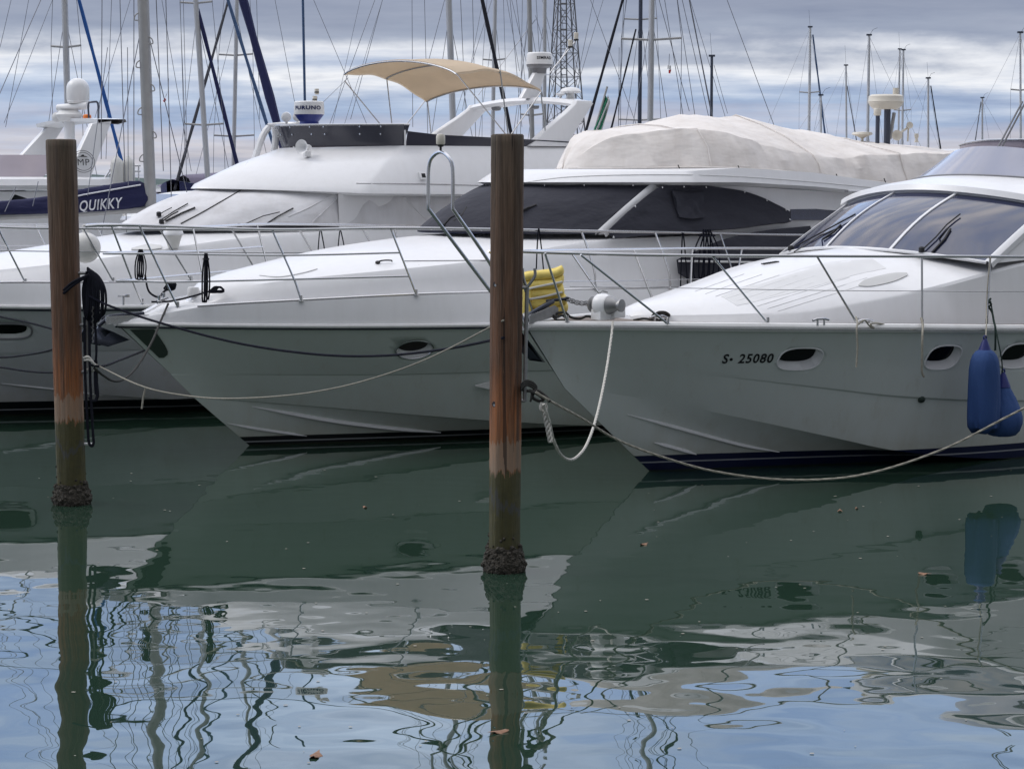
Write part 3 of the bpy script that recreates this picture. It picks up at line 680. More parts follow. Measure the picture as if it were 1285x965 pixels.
mb.tube(cr([h0 + hn * .02, h0.lerp(h1, .4) + hn * .035, h1 + hn * .03, h1 + hn * .015], 10), .009, 6); mb.lathe([(.03, 0), (.03, .02), (.012, .03), (0, .03)], h0, 10, 0, hn); B.build(mb, 'hatch_handle', M['black_rubber'], coachB)
mb = MB()
for k in range(9):
    c, n = B.hit(bvT2, 571 + k * 4.0, 296 - (k % 4) * .5)
    if c: mb.box(c + n * .004, (.03, .045, .01))
B.build(mb, 'vent', M['grey_plastic'], coachB)
# windscreen under its black cover
def scrB(t, k, off=0.0):
    yb, yt = 1.56 * t, 1.5 * t
    p = Vector((4.5 + .60 * yb * yb, yb, 2.545 - .0 * yb * yb)).lerp(Vector((5.62 + .58 * yt * yt, yt, 3.145)), k)
    return p + Vector((-.05, 0, .06)) * math.sin(math.pi * k) * (1 - .9 * t * t) + Vector((-.46, .25 * t, .86)) * off
tt = [-1 + 2 * i / 48 for i in range(49)]
g = MB().grid([[scrB(t, j / 10) for t in tt] for j in range(11)]); bvSB = bvh_of(g)
wsB = B.build(g, 'windscreen', M['tint'])
rnd = random.Random(5)
lump = lambda t, k: .014 + .010 * math.sin(7 * t + 3 * k) * math.sin(math.pi * k) + .006 * math.sin(17 * t * k + 2)
g = MB(); a = [[scrB(t * .997, .01 + .982 * j / 16, lump(t, j / 16)) for t in tt] for j in range(17)]; b = [[scrB(t * .997, .01 + .982 * j / 16, -.005) for t in tt] for j in range(17)]
g.grid(a); g.grid([a[0], b[0]]); g.grid([a[-1], b[-1]]); g.grid([[r[0] for r in a], [r[0] for r in b]]); g.grid([[r[-1] for r in a], [r[-1] for r in b]])
cvB = B.build(g, 'windscreen_cover', M['cover_black'])
for t in (-.9, -.6, -.3, 0, .22, .45, .7, .95):
    for k in (.985, .03):
        p = scrB(t * .975, k, .022); sn = MB(); sn.lathe([(.014, -.01), (.014, .006), (.007, .012), (0, .012)], p, 8, 0, (-.46, 0, .86)); B.build(sn, 'snap_button', M['steel'], cvB)
for sg in (1, -1):
    mb = MB(); mb.grid([[scrB(sg * t, j / 8, o) for t, o in ((.995, -.03), (1.0, .02), (1.012, .022), (1.03, .0), (1.035, -.06))] for j in range(9)]); B.build(mb, 'pillar', M['gel'])
# cabin sides
sideB = []
for sg in (1, -1):
    top = cr([(6.94, 1.51, 3.145), (8, 1.60, 3.15), (9.6, 1.66, 3.08), (12.3, 1.66, 2.95)], 40); bot = cr([(5.98, 1.58, 2.53), (7.2, 1.66, 2.53), (9, 1.70, 2.5), (12.3, 1.68, 2.45)], 40)
    g = MB().grid([[(lambda p: Vector((p.x, sg * (p.y + .03 * math.sin(math.pi * k / 6)), p.z)))(bot[i].lerp(top[i], k / 6)) for i in range(40)] for k in range(7)])
    if sg == 1: bvSide = bvh_of(g)
    w = B.build(g, 'cabin_side', M['gel'])
    q = MB().grid([[(lambda p: Vector((p.x, sg * (p.y + .035), p.z)))(bot[i].lerp(top[i], .1 + .72 * k / 4)) for i in range(4, 38)] for k in range(5)]); 
    if sg == -1: B.build(q, 'side_window', M['tint'], w)
    if sg == 1: side_parent = w
def cover_poly(boat, bv, top, bot, name, nu=30, nv=14, lift=.03, parent=None):
    return boat.patch(bv, top, bot, nu, nv, name, M['cover_black'], lift, .03, parent, wav=0, drape=.010)
# one surface for the whole near side, so that the covers drape over it
g = MB(); o_ = .045
g.grid([[Vector((x, lin([5.5, 7, 9, 12.4], [yb0, yb0 + .05, yb0 + .08, yb0 + .06], x) + o_, z + lin([5.5, 8.2, 9.6, 12], [0, 0, -.03, -.10], x))) for x in [5.4 + .15 * i for i in range(46)]] for yb0, z in ((1.86, 1.7), (1.84, 1.95), (1.79, 2.25), (1.71, 2.5), (1.60, 2.8), (1.5, 3.15))])
bvSideB = bvh_of(g)
sc2 = cover_poly(B, bvSideB, [(762, 290), (792, 262), (828, 234.5), (842, 233.8), (856, 233), (870, 234), (884, 234), (908, 237), (930, 240.5), (945, 245), (958, 250), (970, 256), (982, 262), (990, 267)], [(769, 300.5), (800, 297), (850, 294), (880, 291), (930, 287), (960, 283), (976, 281), (986, 280.5), (991, 279)], 'side_window_cover', 64, 18)
for (u, v) in ((829, 236.5), (856, 235.5), (884, 236), (932, 242), (960, 252.5), (984, 264.5), (989, 277), (768, 299), (795, 260.5)):
    p, n = B.hit(bvSideB, u, v); sn = MB(); sn.lathe([(.015, .03), (.015, .042), (.008, .048), (0, .048)], p, 8, 0, n); B.build(sn, 'snap_button', M['steel'], sc2)
B.patch(bvSideB, [(839, 241.5), (858, 244), (880, 243)], [(848.5, 275), (864, 277), (880, 275)], 14, 12, 'flap', M['cover_black'], .075, .03, sc2, drape=.03)
cover_poly(B, bvSideB, [(850, 326), (876, 314), (905, 301.5), (950, 291), (1016, 284)], [(852, 343), (866, 351), (884, 356), (940, 352), (1030, 330)], 'lower_window_cover', 30, 12, .012)
B.patch(bvSideB, [(992, 263), (1050, 262)], [(992, 276.5), (1050, 276)], 10, 4, 'saloon_window', M['tint'], .004, .02)
strip = MB(); pts = [B.hit(bvSideB, u, v) for u, v in ((850, 328.3), (900, 329), (955, 330), (1010, 331))]
strip.tube([p + n * .03 for p, n in pts if p], .014, 6); B.build(strip, 'grab_rail', M['white_paint'])
# roof brow and flybridge body
browL = lambda t, y_: None
def brow(t, lvl):
    """lvl 0 lower lip, 1 outer nose, 2 upper edge, 3 foot of the flybridge cover; t -1..1 round the front from side to side."""
    y = t * (1.62, 1.86, 1.80, 1.45)[lvl]
    x = (5.66 + .57 * y * y, 5.52 + .53 * y * y, 5.74 + .53 * y * y, 5.95 + .53 * y * y)[lvl]
    z = (3.15, 3.19, 3.30 + .012 * y * y, 3.36)[lvl]
    return Vector((x, y, z))
tb = [-1 + 2 * i / 40 for i in range(41)]
rows = [[brow(t, l) for t in tb] for l in (0, 1, 2, 3)]
for l, r in enumerate(rows):          # run the same section aft along both sides
    zs = (0, 0, .05, .02)[l]
    aft = [(8.2, zs * .8), (9.6, -.02 if l > 1 else -.06), (11.4, -.19), (13.2, -.26)]
    yy = abs(r[0].y)
    rows[l] = [Vector((x, -(yy + .02), r[0].z + dz)) for x, dz in aft[::-1]] + r + [Vector((x, yy + .02, r[-1].z + dz)) for x, dz in aft]
mb = MB().grid(rows)
e = rows[-1]; n_ = len(e); mb.grid([e[:n_ // 2 + 1], e[:n_ // 2 - 1:-1]] if n_ % 2 else [e[:n_ // 2], e[:n_ // 2 - 1:-1]])
bvBrow = bvh_of(mb)
B.build(mb, 'flybridge', M['gel'], sharp=40)
surf_line(B, bvBrow, [(660, 229), (714, 222.5), (820, 219.5), (910, 221), (1000, 227), (1110, 237)], .006, 'moulded_groove', M['gel_old'], B.root, 40)
gr = MB(); p0, p1 = B.pl(1064, 240, 1.93), B.pl(1130, 241.5, 1.93); gr.tube([p0 + Vector((0, -.05, 0)), p0, p1, p1 + Vector((0, -.05, 0))], .014, 6); B.build(gr, 'grab_rail', M['steel'])
gr = MB(); gr.grid([[Vector((x, y, z)) for y in (-1.35, -.7, 0, .7, 1.35)] for x, z in ((12.4, 3.1), (12.7, 3.45), (13.3, 3.68), (14.2, 3.66), (14.5, 3.4), (14.5, 3.0))]); B.build(gr, 'radar_arch', M['gel'])
# beige cover stretched over the flybridge
def cov(i, j):
    x, by, bz, sy, sz, cz = COVS[i]
    pts = [(by, bz), (by * .985 + .012, bz + .03), (by * .55 + sy * .45 + .02, bz * .5 + sz * .5), (sy + .004, sz - .010), (sy - .012, sz + .003), (sy * .66, sz + (cz - sz) * .46 - .012), (sy * .33, sz + (cz - sz) * .80), (0, cz)]
    full = pts + [(-y, z) for y, z in pts[-2::-1]]
    return Vector((x, *full[j]))
stc = [(6.70, .10, 3.36, .05, 3.40, 3.41), (6.80, .26, 3.36, .14, 3.50, 3.55), (6.98, .46, 3.36, .27, 3.66, 3.72), (7.2, .70, 3.365, .44, 3.79, 3.85), (7.55, 1.05, 3.37, .74, 3.865, 3.92), (8.0, 1.40, 3.375, 1.10, 3.895, 3.99), (8.45, 1.62, 3.36, 1.34, 3.85, 4.08), (9.0, 1.68, 3.335, 1.46, 3.71, 4.15), (9.5, 1.68, 3.30, 1.5, 3.61, 4.16), (10.0, 1.66, 3.26, 1.5, 3.565, 4.13), (10.5, 1.66, 3.22, 1.5, 3.535, 4.06), (11.2, 1.68, 3.17, 1.5, 3.58, 3.97), (12.0, 1.68, 3.12, 1.5, 3.60, 3.86), (12.9, 1.66, 3.08, 1.5, 3.61, 3.79), (13.35, 1.62, 3.07, 1.46, 3.60, 3.78), (13.6, 1.6, 3.06, 1.42, 3.4, 3.5)]
COVS = cr(stc, 90); rnd = random.Random(11); mb = MB(); rows = []
for i in range(90):
    r = []
    for j in range(15):
        p = cov(i, j); x = p.x
        fold = (.018 * math.sin(x * 5.1 + p.z * 6) + .012 * math.sin(x * 11 - p.z * 9 + p.y) + .009 * math.sin(x * 23 + p.z * 15)) * min(1, (x - 6.6) * .8)
        rg = lambda q: 1 - abs(math.sin(q))          # sharp creases pulled from the shoulder towards the hem
        fold += .022 * rg(x * 2.6 + p.z * 5.5 + .6) ** 3 * (1 if j in (1, 2, 3, 11, 12, 13) else .35) - .016 * rg(x * 4.3 - p.z * 7.5) ** 4
        sag = .045 * math.sin(math.pi * ((x * .8) % 1)) * (1 if 4 < j < 10 else .15)
        if 1 <= j <= 13: p += Vector((0, (.8 if p.y > 0 else -.8) * fold, fold * .5 - sag))
        r.append(p)
    rows.append(r)
mb.grid(rows); mb.add(rows[0], [list(range(15))]); mb.add(rows[-1], [list(range(15))])
fc = B.build(mb, 'flybridge_cover', M['cover_beige'], sharp=24)
fc.parent = None; fc.location = B.root.location; fc.rotation_euler = B.root.rotation_euler
tag(fc, 'large beige canvas cover stretched over the flybridge of the yacht with black window covers', 'canvas cover')
mb = MB()      # hem rope with ties, seam
for sg in (1, -1):
    mb.tube([Vector((r[0].x, sg * (abs(r[0].y) + .012), r[0].z + .012)) for r in rows[2:88]], .012, 6)
hm = mb.build('hem', M['cover_beige'], fc, flip=True)
for k in (20, 30, 40, 50, 60, 70, 80):
    p = rows[k][1]; mb = MB().tube([p + Vector((0, .03, .02)), p + Vector((.02, .05, -.05)), p + Vector((.01, .06, -.12))], .007, 6); mb.build('tie_cord', M['rope_grey'], fc, flip=True)
for k in (26, 47, 66):
    mb = MB().tube([p + Vector((0, .012 if p.y > 0 else -.012, .012)) for p in rows[k]], .009, 5); mb.build('seam', M['cover_beige'], fc, flip=True)
# radar and lights standing up through the cover
def post(p, h, r, mat, tilt=(0, 0)): return MB().tube([p, p + Vector((tilt[0], tilt[1], h))], r, 12)
base = B.pl(1113, 179, .35)
q = B.build(post(base - Vector((0, 0, .4)), .92, .05, 0), 'radar_mast', M['alu_dark'])
dm = MB(); dc = B.pl(1111.5, 137.5, .35); dm.lathe([(0, 0), (.18, 0), (.235, .05), (.262, .10), (.262, .105), (.270, .115), (.262, .125), (.255, .19), (.22, .215), (0, .225)], dc, 36)
B.build(dm, 'radome', M['cream_plastic'], q)
q2 = B.build(MB().tube([base + Vector((.06, .0, .05)), B.pl(1122, 142, .35)], .028, 8), 'brace', M['alu_grey'], q)
p = B.pl(1101, 179, .5); q = B.build(post(p - Vector((0, 0, .4)), .82, .032, 0), 'light_post', M['alu_dark']); B.build(MB().lathe([(.05, 0), (.055, .01), (.055, .09), (.045, .11), (0, .11)], B.pl(1101, 145.5, .5), 16), 'lamp', M['cream_plastic'], q)
p = B.pl(1124, 121, .3); B.build(MB().lathe([(.02, -.2), (.02, .0), (.045, .005), (.045, .12), (0, .12)], p, 14), 'top_light', M['cream_plastic'])
p = B.pl(1082, 174, .2); B.build(MB().lathe([(0, -.15), (.02, -.15), (.02, .0), (.08, .03), (.16, .06), (.14, .09), (0, .10)], p, 24), 'gps_antenna', M['cream_plastic'])
p = B.pl(1124, 171, .55); q = MB().lathe([(0, -.10), (.03, -.10), (.04, -.03), (.075, .06), (.078, .08), (.0, .03)], p, 20, 0, (-.5, .8, .1)); q.lathe([(0, -.02), (.03, -.02), (.05, .05), (.052, .06), (0, .04)], B.pl(1140, 159, .55), 18, 0, (-.4, .8, .3)); q.tube([p, B.pl(1140, 160, .55)], .018, 8); q.tube([B.pl(1139, 178, .55), B.pl(1140, 160, .55)], .014, 8)
B.build(q, 'horn', M['cream_plastic'])
B.build(MB().lathe([(.035, 0), (.02, .05), (.035, .09), (.03, .13), (0, .13)], B.pl(1150, 179, .5), 12), 'small_light', M['cream_plastic'])
# bow rail
mB = lambda sg, L: [(p[0], sg * p[1], p[2]) for p in L]
topB = [(-.38, .0, 2.69), (-.28, .14, 2.70), (.05, .30, 2.70), (1.55, .92, 2.64), (2.83, 1.5, 2.65), (3.9, 1.8, 2.63), (5.34, 2.02, 2.59), (6.6, 2.08, 2.56), (8.6, 2.1, 2.5), (10.5, 2.05, 2.46)]
midB = [(-.16, .0, 2.37), (-.08, .12, 2.37), (.27, .36, 2.37), (1.66, 1.0, 2.34), (2.93, 1.54, 2.36)]
lowB = [(.0, .0, 2.05), (.12, .14, 2.05), (.42, .40, 2.04), (1.75, 1.05, 2.06), (3.03, 1.58, 2.08)]
paths, posts = [], []
for sg in (1, -1):
    paths += [(mB(sg, topB), .0165), (mB(sg, midB), .012), (mB(sg, lowB), .012)]
    posts += [mB(sg, q) for q in ([(.12, .34, 2.70), (.45, .41, 1.98), (.57, .42, 1.74)], [(1.55, .92, 2.64), (1.77, 1.07, 2.02), (1.83, 1.1, 1.80)], [(2.83, 1.5, 2.65), (3.05, 1.59, 2.05), (3.12, 1.62, 1.85)],
                                  [(5.34, 2.02, 2.59), (5.52, 2.05, 2.1), (5.56, 2.03, 1.86)], [(6.5, 2.08, 2.56), (6.72, 2.1, 2.05), (6.76, 2.08, 1.84)], [(7.6, 2.1, 2.53), (7.8, 2.12, 2.05), (7.85, 2.1, 1.83)], [(9.2, 2.1, 2.48), (9.4, 2.1, 1.82)])]
railing(B, 'bow_rail', paths, posts)
# anchor on the bow, guard plate, bits on the foredeck
mb = MB(); r0 = Vector((-.12, 0, 1.60))
for dy in (-.06, .06): mb.prism([r0 + Vector((-.06, dy, -.05)), r0 + Vector((.5, dy, -.0)), r0 + Vector((.5, dy, .05)), r0 + Vector((-.06, dy, .05))], (0, .012, 0))
B.build(mb, 'bow_roller', M['steel'])
mb = MB(); mb.tube([Vector((.35, 0, 1.66)), Vector((-.1, 0, 1.64)), Vector((-.24, 0, 1.54))], .026, 8)
t0 = Vector((-.24, 0, 1.54))
for sg in (1, -1): mb.prism([t0, Vector((-.36, sg * .14, 1.50)), Vector((-.42, sg * .17, 1.36)), Vector((-.18, sg * .10, 1.30)), Vector((.16, 0, 1.36)), Vector((-.05, 0, 1.46))], (0, .012 * sg, .0))
B.build(mb, 'anchor', M['plate_dark'], bevel=.004)
g = []
for k in range(10):
    z_ = 1.485 - .039 * k; xs_ = lin([.93, 1.55], [.72, .03], z_); w_ = lin([1.13, 1.16, 1.22, 1.3, 1.5], [.07, .14, .19, .22, .27], z_); r = []
    for q in range(8):
        x_ = xs_ + .03 + (w_ - .03) * q / 7; h = bvB.ray_cast(Vector((x_, 4, z_)), Vector((0, -1, 0)))
        r.append((h[0] if h[0] else Vector((x_, .05, z_))) + Vector((-.004, .007, -.002)))
    g.append(r)
B.build(MB().grid(g), 'stem_plate', M['plate_green'])
mb = MB()
for (u, v, y, hh) in ((200, 379, .1, .07), (206, 378, -.02, .09)): mb.lathe([(.03, 0), (.03, .01), (.015, .02), (.02, hh), (.03, hh + .01), (0, hh + .012)], B.pl(u, v, y), 12)
mb.tube([B.pl(197, 378, .05), B.pl(211, 374, .05)], .014, 8)
B.build(mb, 'mooring_cleat', M['steel'])
B.build(MB().lathe([(.07, 0), (.075, .01), (.07, .09), (.06, .11), (0, .112)], B.pl(243, 372, .0), 20), 'deck_fitting', M['gel_old'])
mb = MB(); p = B.pl(155, 378, -.05); mb.tube([B.pl(155, 383, -.05), p + Vector((0, 0, .06))], .014, 8); mb.tube([p + Vector((-.07, 0, .06)), p + Vector((.05, 0, .06))], .010, 8); mb.lathe([(.0, -.0), (.03, .0), (.03, .03), (0, .03)], p + Vector((.05, 0, .045)), 10)
B.build(mb, 'chain_stopper', M['steel'])
strake(B, bvB, [(316, 510), (360, 518), (424, 529), (500, 538), (553, 542.5)], .03); strake(B, bvB, [(285, 531), (320, 537.5), (385, 547)], .018)
c, n = B.hit(bvB, 607, 482); mb = MB(); mb.prism([c + Vector((-.14, .0, .0)) + n * .01, c + Vector((.1, .0, .05)) + n * .03, c + Vector((.1, 0, -.05)) + n * .03], n * .03); B.build(mb, 'fairlead', M['gel_old'])
wiper(B, bvSB, [(656, 266), (664, 262), (673, 258.5)], [[(640, 275), (652, 268), (664, 262)]])
wiper(B, bvSB, [(570, 279), (580, 272), (586, 262)], [[(556, 287), (566, 276), (578, 270)]])
# ================================================================== third yacht, behind on the left
C = Boat('motor_yacht', 'white flybridge yacht with tan bimini, smoked flybridge screen and white canvas over its windscreen', 'motor yacht', (-8.67, 29.3))
railC = [(0, .02, 1.64), (.45, .5, 1.62), (1.4, 1.33, 1.575), (2.45, 1.82, 1.55), (4, 2.15, 1.53), (6, 2.25, 1.5), (10, 2.2, 1.44), (14, 2.1, 1.4)]
knC = [(.75, .004, 1.0), (1.6, .75, .93), (3, 1.4, .93), (4.4, 1.75, .93), (7, 2.05, .9), (14, 2.0, .85)]
knC2 = [(x, max(.003, y - .02 * min(1, x / 2)), z - .012) for x, y, z in knC]
chC = [(1.15, .004, .62), (1.95, .40, .45), (3.2, .95, .28), (4.2, 1.33, .18), (7, 1.8, 0), (14, 1.85, -.05)]
chC2 = [(x + .01, max(.002, y - .035 * min(1, x / 2.5)), z - .012) for x, y, z in chC]
loC = [(1.75, .003, 0), (2.2, .17, 0), (4.4, 1.13, -.02), (6.5, 1.6, -.06), (9, 1.75, -.15), (14, 1.75, -.2)]
hC, RC = hull_shell([railC, knC, knC2, chC, chC2, loC, [(1.95, .001, -.15), (3, .001, -.6), (14, .001, -.6)]]); bvC = bvh_of(hC)
hullC = C.build(hC, 'hull', [M['hullC']], sharp=9)
recs = cut_recess(C, hullC, bvC, [(-18, 40, 406, 425.5, .7, .05, .1)], M['gel_old'])
for (c, n, ex, ez, w, h, P, Q) in recs:
    pg = C.build(MB().prism([p + n * .010 for p in Q], n * .006), 'porthole', M['port_glass'])
    rg = MB(); ring_tube(rg, P, n, .014); C.build(rg, 'rim', M['grey_plastic'], pg)
mb = MB()
for sg in (1, -1): mb.tube([Vector((p.x - .01, sg * (p.y + .01), p.z)) for p in RC[0]], .028, 8); mb.tube([Vector((p.x, sg * (p.y + .012), p.z - .04)) for p in RC[0]], .014, 6, 1)
C.build(mb, 'rub_rail', [M['gel_old'], M['plate_dark']])
bwC = [(.02, .01, 1.66), (.5, .48, 1.78), (1.39, 1.25, 1.87), (2.55, 1.72, 1.86), (4, 2.03, 1.85), (6, 2.14, 1.83), (10, 2.1, 1.78), (14, 1.98, 1.72)]
T0, T1 = RC[0], cr(bwC, 44); mb = MB()
for sg in (1, -1):
    f = lambda p: Vector((p.x, sg * p.y, p.z))
    mb.grid([[f(p) for p in T0], [f(p.lerp(q, .5) + Vector((0, .012, 0))) for p, q in zip(T0, T1)], [f(q) for q in T1], [f(q + Vector((.03, -min(.06, q.y * .5), .0))) for q in T1], [f(q + Vector((.03, -min(.08, q.y * .6), -.05))) for q in T1]])
C.build(mb, 'bulwark', M['gel'])
C.build(MB().grid([[Vector((p.x + .05, y * max(p.y - .05, .003), p.z - .012 + .03 * (1 - y * y))) for y in (1, .5, 0, -.5, -1)] for p in T1]), 'foredeck', M['nonskid'])
mb = MB()
for sg in (1, -1): mb.tube([Vector((p.x, sg * (p.y - .03), p.z + .012)) for p in T1[3:]], .012, 6)
C.build(mb, 'toe_rail', M['steel'])
st = [(.85, 1.86, .05, 1.84, .10, 1.80), (1.05, 2.0, .40, 1.92, .5, 1.82), (1.4, 2.10, .7, 1.98, .82, 1.84), (2.1, 2.21, 1.05, 2.05, 1.2, 1.85), (3.4, 2.37, 1.42, 2.2, 1.56, 1.86), (4.6, 2.50, 1.6, 2.36, 1.74, 1.86), (6, 2.54, 1.7, 2.46, 1.85, 1.84), (8, 2.56, 1.75, 2.5, 1.88, 1.82), (13.2, 2.56, 1.7, 2.5, 1.82, 1.75)]
mbT3 = MB(); rows = []
for q in cr(st, 50):
    x, cz, ky, kz, by, bz = q
    half = [(x, by, bz), (x, by - (by - ky) * .5 + .01, bz + (kz - bz) * .55), (x, ky + .01, kz - .03), (x, ky - .03, kz + .02), (x, ky * .75, kz + (cz - kz) * .5), (x, ky * .4, kz + (cz - kz) * .86), (x, 0, cz)]
    rows.append([Vector(p) for p in half] + [mirror(p) for p in half[-2::-1]])
mbT3.grid(rows); mbT3.add(rows[0], [list(range(13))]); bvT3 = bvh_of(mbT3)
coachC = C.build(mbT3, 'coachroof', M['gel'], sharp=26)
C.patch(bvT3, [(165, 313), (186, 308), (203, 309.5)], [(165, 314.5), (186, 315), (203, 313)], 10, 5, 'skylight', M['nonskid_grey'], .02, .03, coachC)
# white canvas over the windscreen and the forward side windows: one draped sheet round the front
def scrC(t, k, off=0.0):
    yb, yt = 1.56 * t, 1.50 * t
    p = Vector((3.98 + .88 * yb * yb, yb, 2.55 + .02 * yb * yb)).lerp(Vector((5.42 + .73 * abs(yt) ** 1.5, yt, 3.10)), k)
    return p + Vector((-.06, 0, .07)) * math.sin(math.pi * k) * (1 - .8 * t * t) + Vector((-.40, .3 * t, .86)) * off
tc = [-1 + 2 * i / 60 for i in range(61)]
g = MB().grid([[scrC(t, j / 14) for t in tc] for j in range(15)]); bvSC = bvh_of(g)
C.build(MB().grid([[scrC(t, j / 14, -.02) for t in tc] for j in range(15)]), 'windscreen', M['tint'])
fold = lambda t, k: .012 + .010 * math.sin(9 * t + 2 * k) + .008 * math.sin(23 * t - 5 * k) * (1 - k) + .02 * max(0, 1 - abs(abs(t) - .93) / .08) * math.sin(math.pi * k)
g = MB(); a = [[scrC(t, j / 20, fold(t, j / 20)) for t in tc] for j in range(21)]
side = []
for j in range(21):
    k = j / 20; r = []
    for i in range(1, 25):
        x0 = scrC(1, k); x = x0.x + (9.4 - x0.x) * i / 24
        y = x0.y + .10 * min(1, (x - x0.x) / 1.2) + .014 * math.sin(x * 7 + k * 4) + .012 * math.sin(x * 15 - k * 8)
        z = x0.z + (lin([0, .5, 1], [2.50, 2.75, 3.03], k) - x0.z) * i / 24
        r.append(Vector((x, y, z)))
    side.append(r)
rows = [[mirror(p) for p in side[j][::-1]] + a[j] + side[j] for j in range(21)]
g.grid(rows); g.grid([rows[0], [p + Vector((.05, 0, -.03)) for p in rows[0]]])
cvC = C.build(g, 'windscreen_cover', M['cover_white'], sharp=60); bvCv = bvh_of(g)
surf_line(C, bvCv, [(227, 281), (250, 269), (280, 252), (306, 237)], .010, 'seam', M['rope_grey'], cvC, 20)
surf_line(C, bvCv, [(388, 283), (404, 268), (420, 252), (433, 240)], .012, 'piping', M['cover_white'], cvC, 20)
surf_line(C, bvCv, [(362, 272), (385, 262), (408, 250), (426, 241)], .010, 'fold', M['cover_white'], cvC, 20)
surf_line(C, bvCv, [(507, 247), (518, 259), (530, 271), (542, 282)], .012, 'edge', M['cover_white'], cvC, 20)
wiper(C, bvCv, [(208, 279), (228, 269), (245, 262)], [[(203, 281), (216, 272), (224, 268)]], r=.013)
wiper(C, bvCv, [(333, 281), (348, 273), (368, 262.5)], [[(300, 283), (330, 273), (351, 268)]], r=.010)
wiper(C, bvCv, [(203, 277), (220, 266), (236, 257)], [[(200, 272), (208, 267), (216, 263)]], r=.009)
mb = MB()          # cabin behind the canvas
for sg in (1, -1): mb.grid([[Vector((x, sg * (1.58 + .05 * (3.1 - z)), z)) for x in (6.6, 8, 10, 13)] for z in (2.45, 2.8, 3.1)])
C.build(mb, 'cabin_side', M['gel'])
# flybridge body: lip, swelling body, smoked screen
def flC(t, l):
    """l 0 lip underside, 1 lip nose, 2 lip top, 3 mid body, 4 foot of the smoked screen"""
    y = t * (1.70, 1.90, 1.88, 1.72, 1.52)[l]
    return Vector(((5.38, 5.16, 5.22, 5.98, 6.76)[l] + (.66, .66, .66, .62, .54)[l] * abs(y) ** 1.5, y, (3.07, 3.10, 3.165, 3.47, 3.70)[l] - (.025, .02, .015, .0, -.01)[l] * y * y))
rows = [[flC(t, l) for t in tc] for l in range(5)]
for l, r in enumerate(rows):
    yy = abs(r[0].y); z0 = r[0].z; x0 = r[-1].x
    aft = [(x0 + (13.2 - x0) * k, (-.06, -.06, -.05, -.03, .02)[l] * k) for k in (.15, .35, .6, .8, 1)]
    rows[l] = [Vector((x, -(yy + .01), z0 + dz)) for x, dz in aft[::-1]] + r + [Vector((x, yy + .01, z0 + dz)) for x, dz in aft]
mb = MB().grid(rows); bvFl = bvh_of(mb); e = rows[-1]; n_ = len(e); mb.grid([e[:n_ // 2 + 1], e[:n_ // 2 - 1:-1]])
flyC = C.build(mb, 'flybridge', M['gel'], sharp=40)
surf_line(C, bvFl, [(447, 230.5), (500, 231), (560, 232), (614, 233.5)], .009, 'grab_rail', M['steel'], flyC, 20)
surf_line(C, bvFl, [(656, 173), (676, 175), (698, 178)], .006, 'moulded_groove', M['grey_plastic'], flyC, 10)
for u in (697, 659): 
    p, n = C.hit(bvFl, u, 180 if u > 680 else 174.5)
    if p: C.build(MB().lathe([(.02, 0), (.02, .01), (0, .012)], p, 8, 0, n), 'stud', M['black_rubber'], flyC)
c, n = C.hit(bvFl, 529, 222); bx = MB(); ex = Vector((1, 0, 0)); ez = Vector((0, -.3, 1)).normalized(); rot = Matrix((ex, n, ex.cross(n))).transposed(); bx.box(c + n * .01, (.11, .06, .12), 0, rot); o = C.build(bx, 'side_lamp', M['white_paint'], bevel=.006); bx = MB(); bx.box(c + n * .03 + ex * .01, (.065, .03, .065), 0, rot); C.build(bx, 'lens', M['dark'], o)
# smoked screen band, in two lengths with a joint
def bandC(t, k): y0 = 1.50 * t; y1 = 1.60 * t; return Vector((6.78 + .54 * abs(y0) ** 1.5, y0, 3.72)).lerp(Vector((6.66 + .54 * abs(y1) ** 1.5, y1, 4.03)), k)
front = [[bandC(t, k / 5) for t in tc] for k in range(6)]
for j, r in enumerate(front):
    k = j / 5; yy = abs(r[0].y)
    ex_ = [(r[-1].x + (7.80 + .05 * k - r[-1].x) * q, r[-1].z + q * .0) for q in (.33, .66, 1)]
    front[j] = [Vector((x, -yy, z)) for x, z in ex_[::-1]] + r + [Vector((x, yy, z)) for x, z in ex_]
g = MB(); g.grid(front[:4]); b1 = C.build(g, 'smoked_screen', M['acrylic'])
g = MB().grid([[p + Vector((0, .004 if p.y > 0 else -.004, 0)) for p in r] for r in front[3:]]); C.build(g, 'upper_band', M['acrylic'], b1)
g = MB().tube(front[-1], .014, 6); C.build(g, 'top_edge', M['steel'], b1)
for sg in (1, -1):
    g = MB().grid([[Vector((x, sg * (1.51 + .05 * k), 3.715 + k * lin([8.0, 8.2, 11.3], [.22, .18, .09], x))) for x in (7.84, 8.4, 9, 10, 11.3)] for k in (0, .5, 1)]); C.build(g, 'side_screen', M['acrylic'], b1)
    g = MB().tube([Vector((7.83, sg * 1.515, 3.72)), Vector((7.78, sg * 1.58, 3.95))], .016, 6); C.build(g, 'joint', M['white_paint'], b1)
g = MB()
for t in (-.7, -.5, -.35, -.1, .1, .3, .42, .7, .85):
    for k in (.9, .55): g.lathe([(.014, 0), (.014, .008), (0, .01)], bandC(t, k) + Vector((-.006, 0, 0)), 8, 0, (-1, .6 * t, 0))
C.build(g, 'screw_cap', M['steel'], b1)
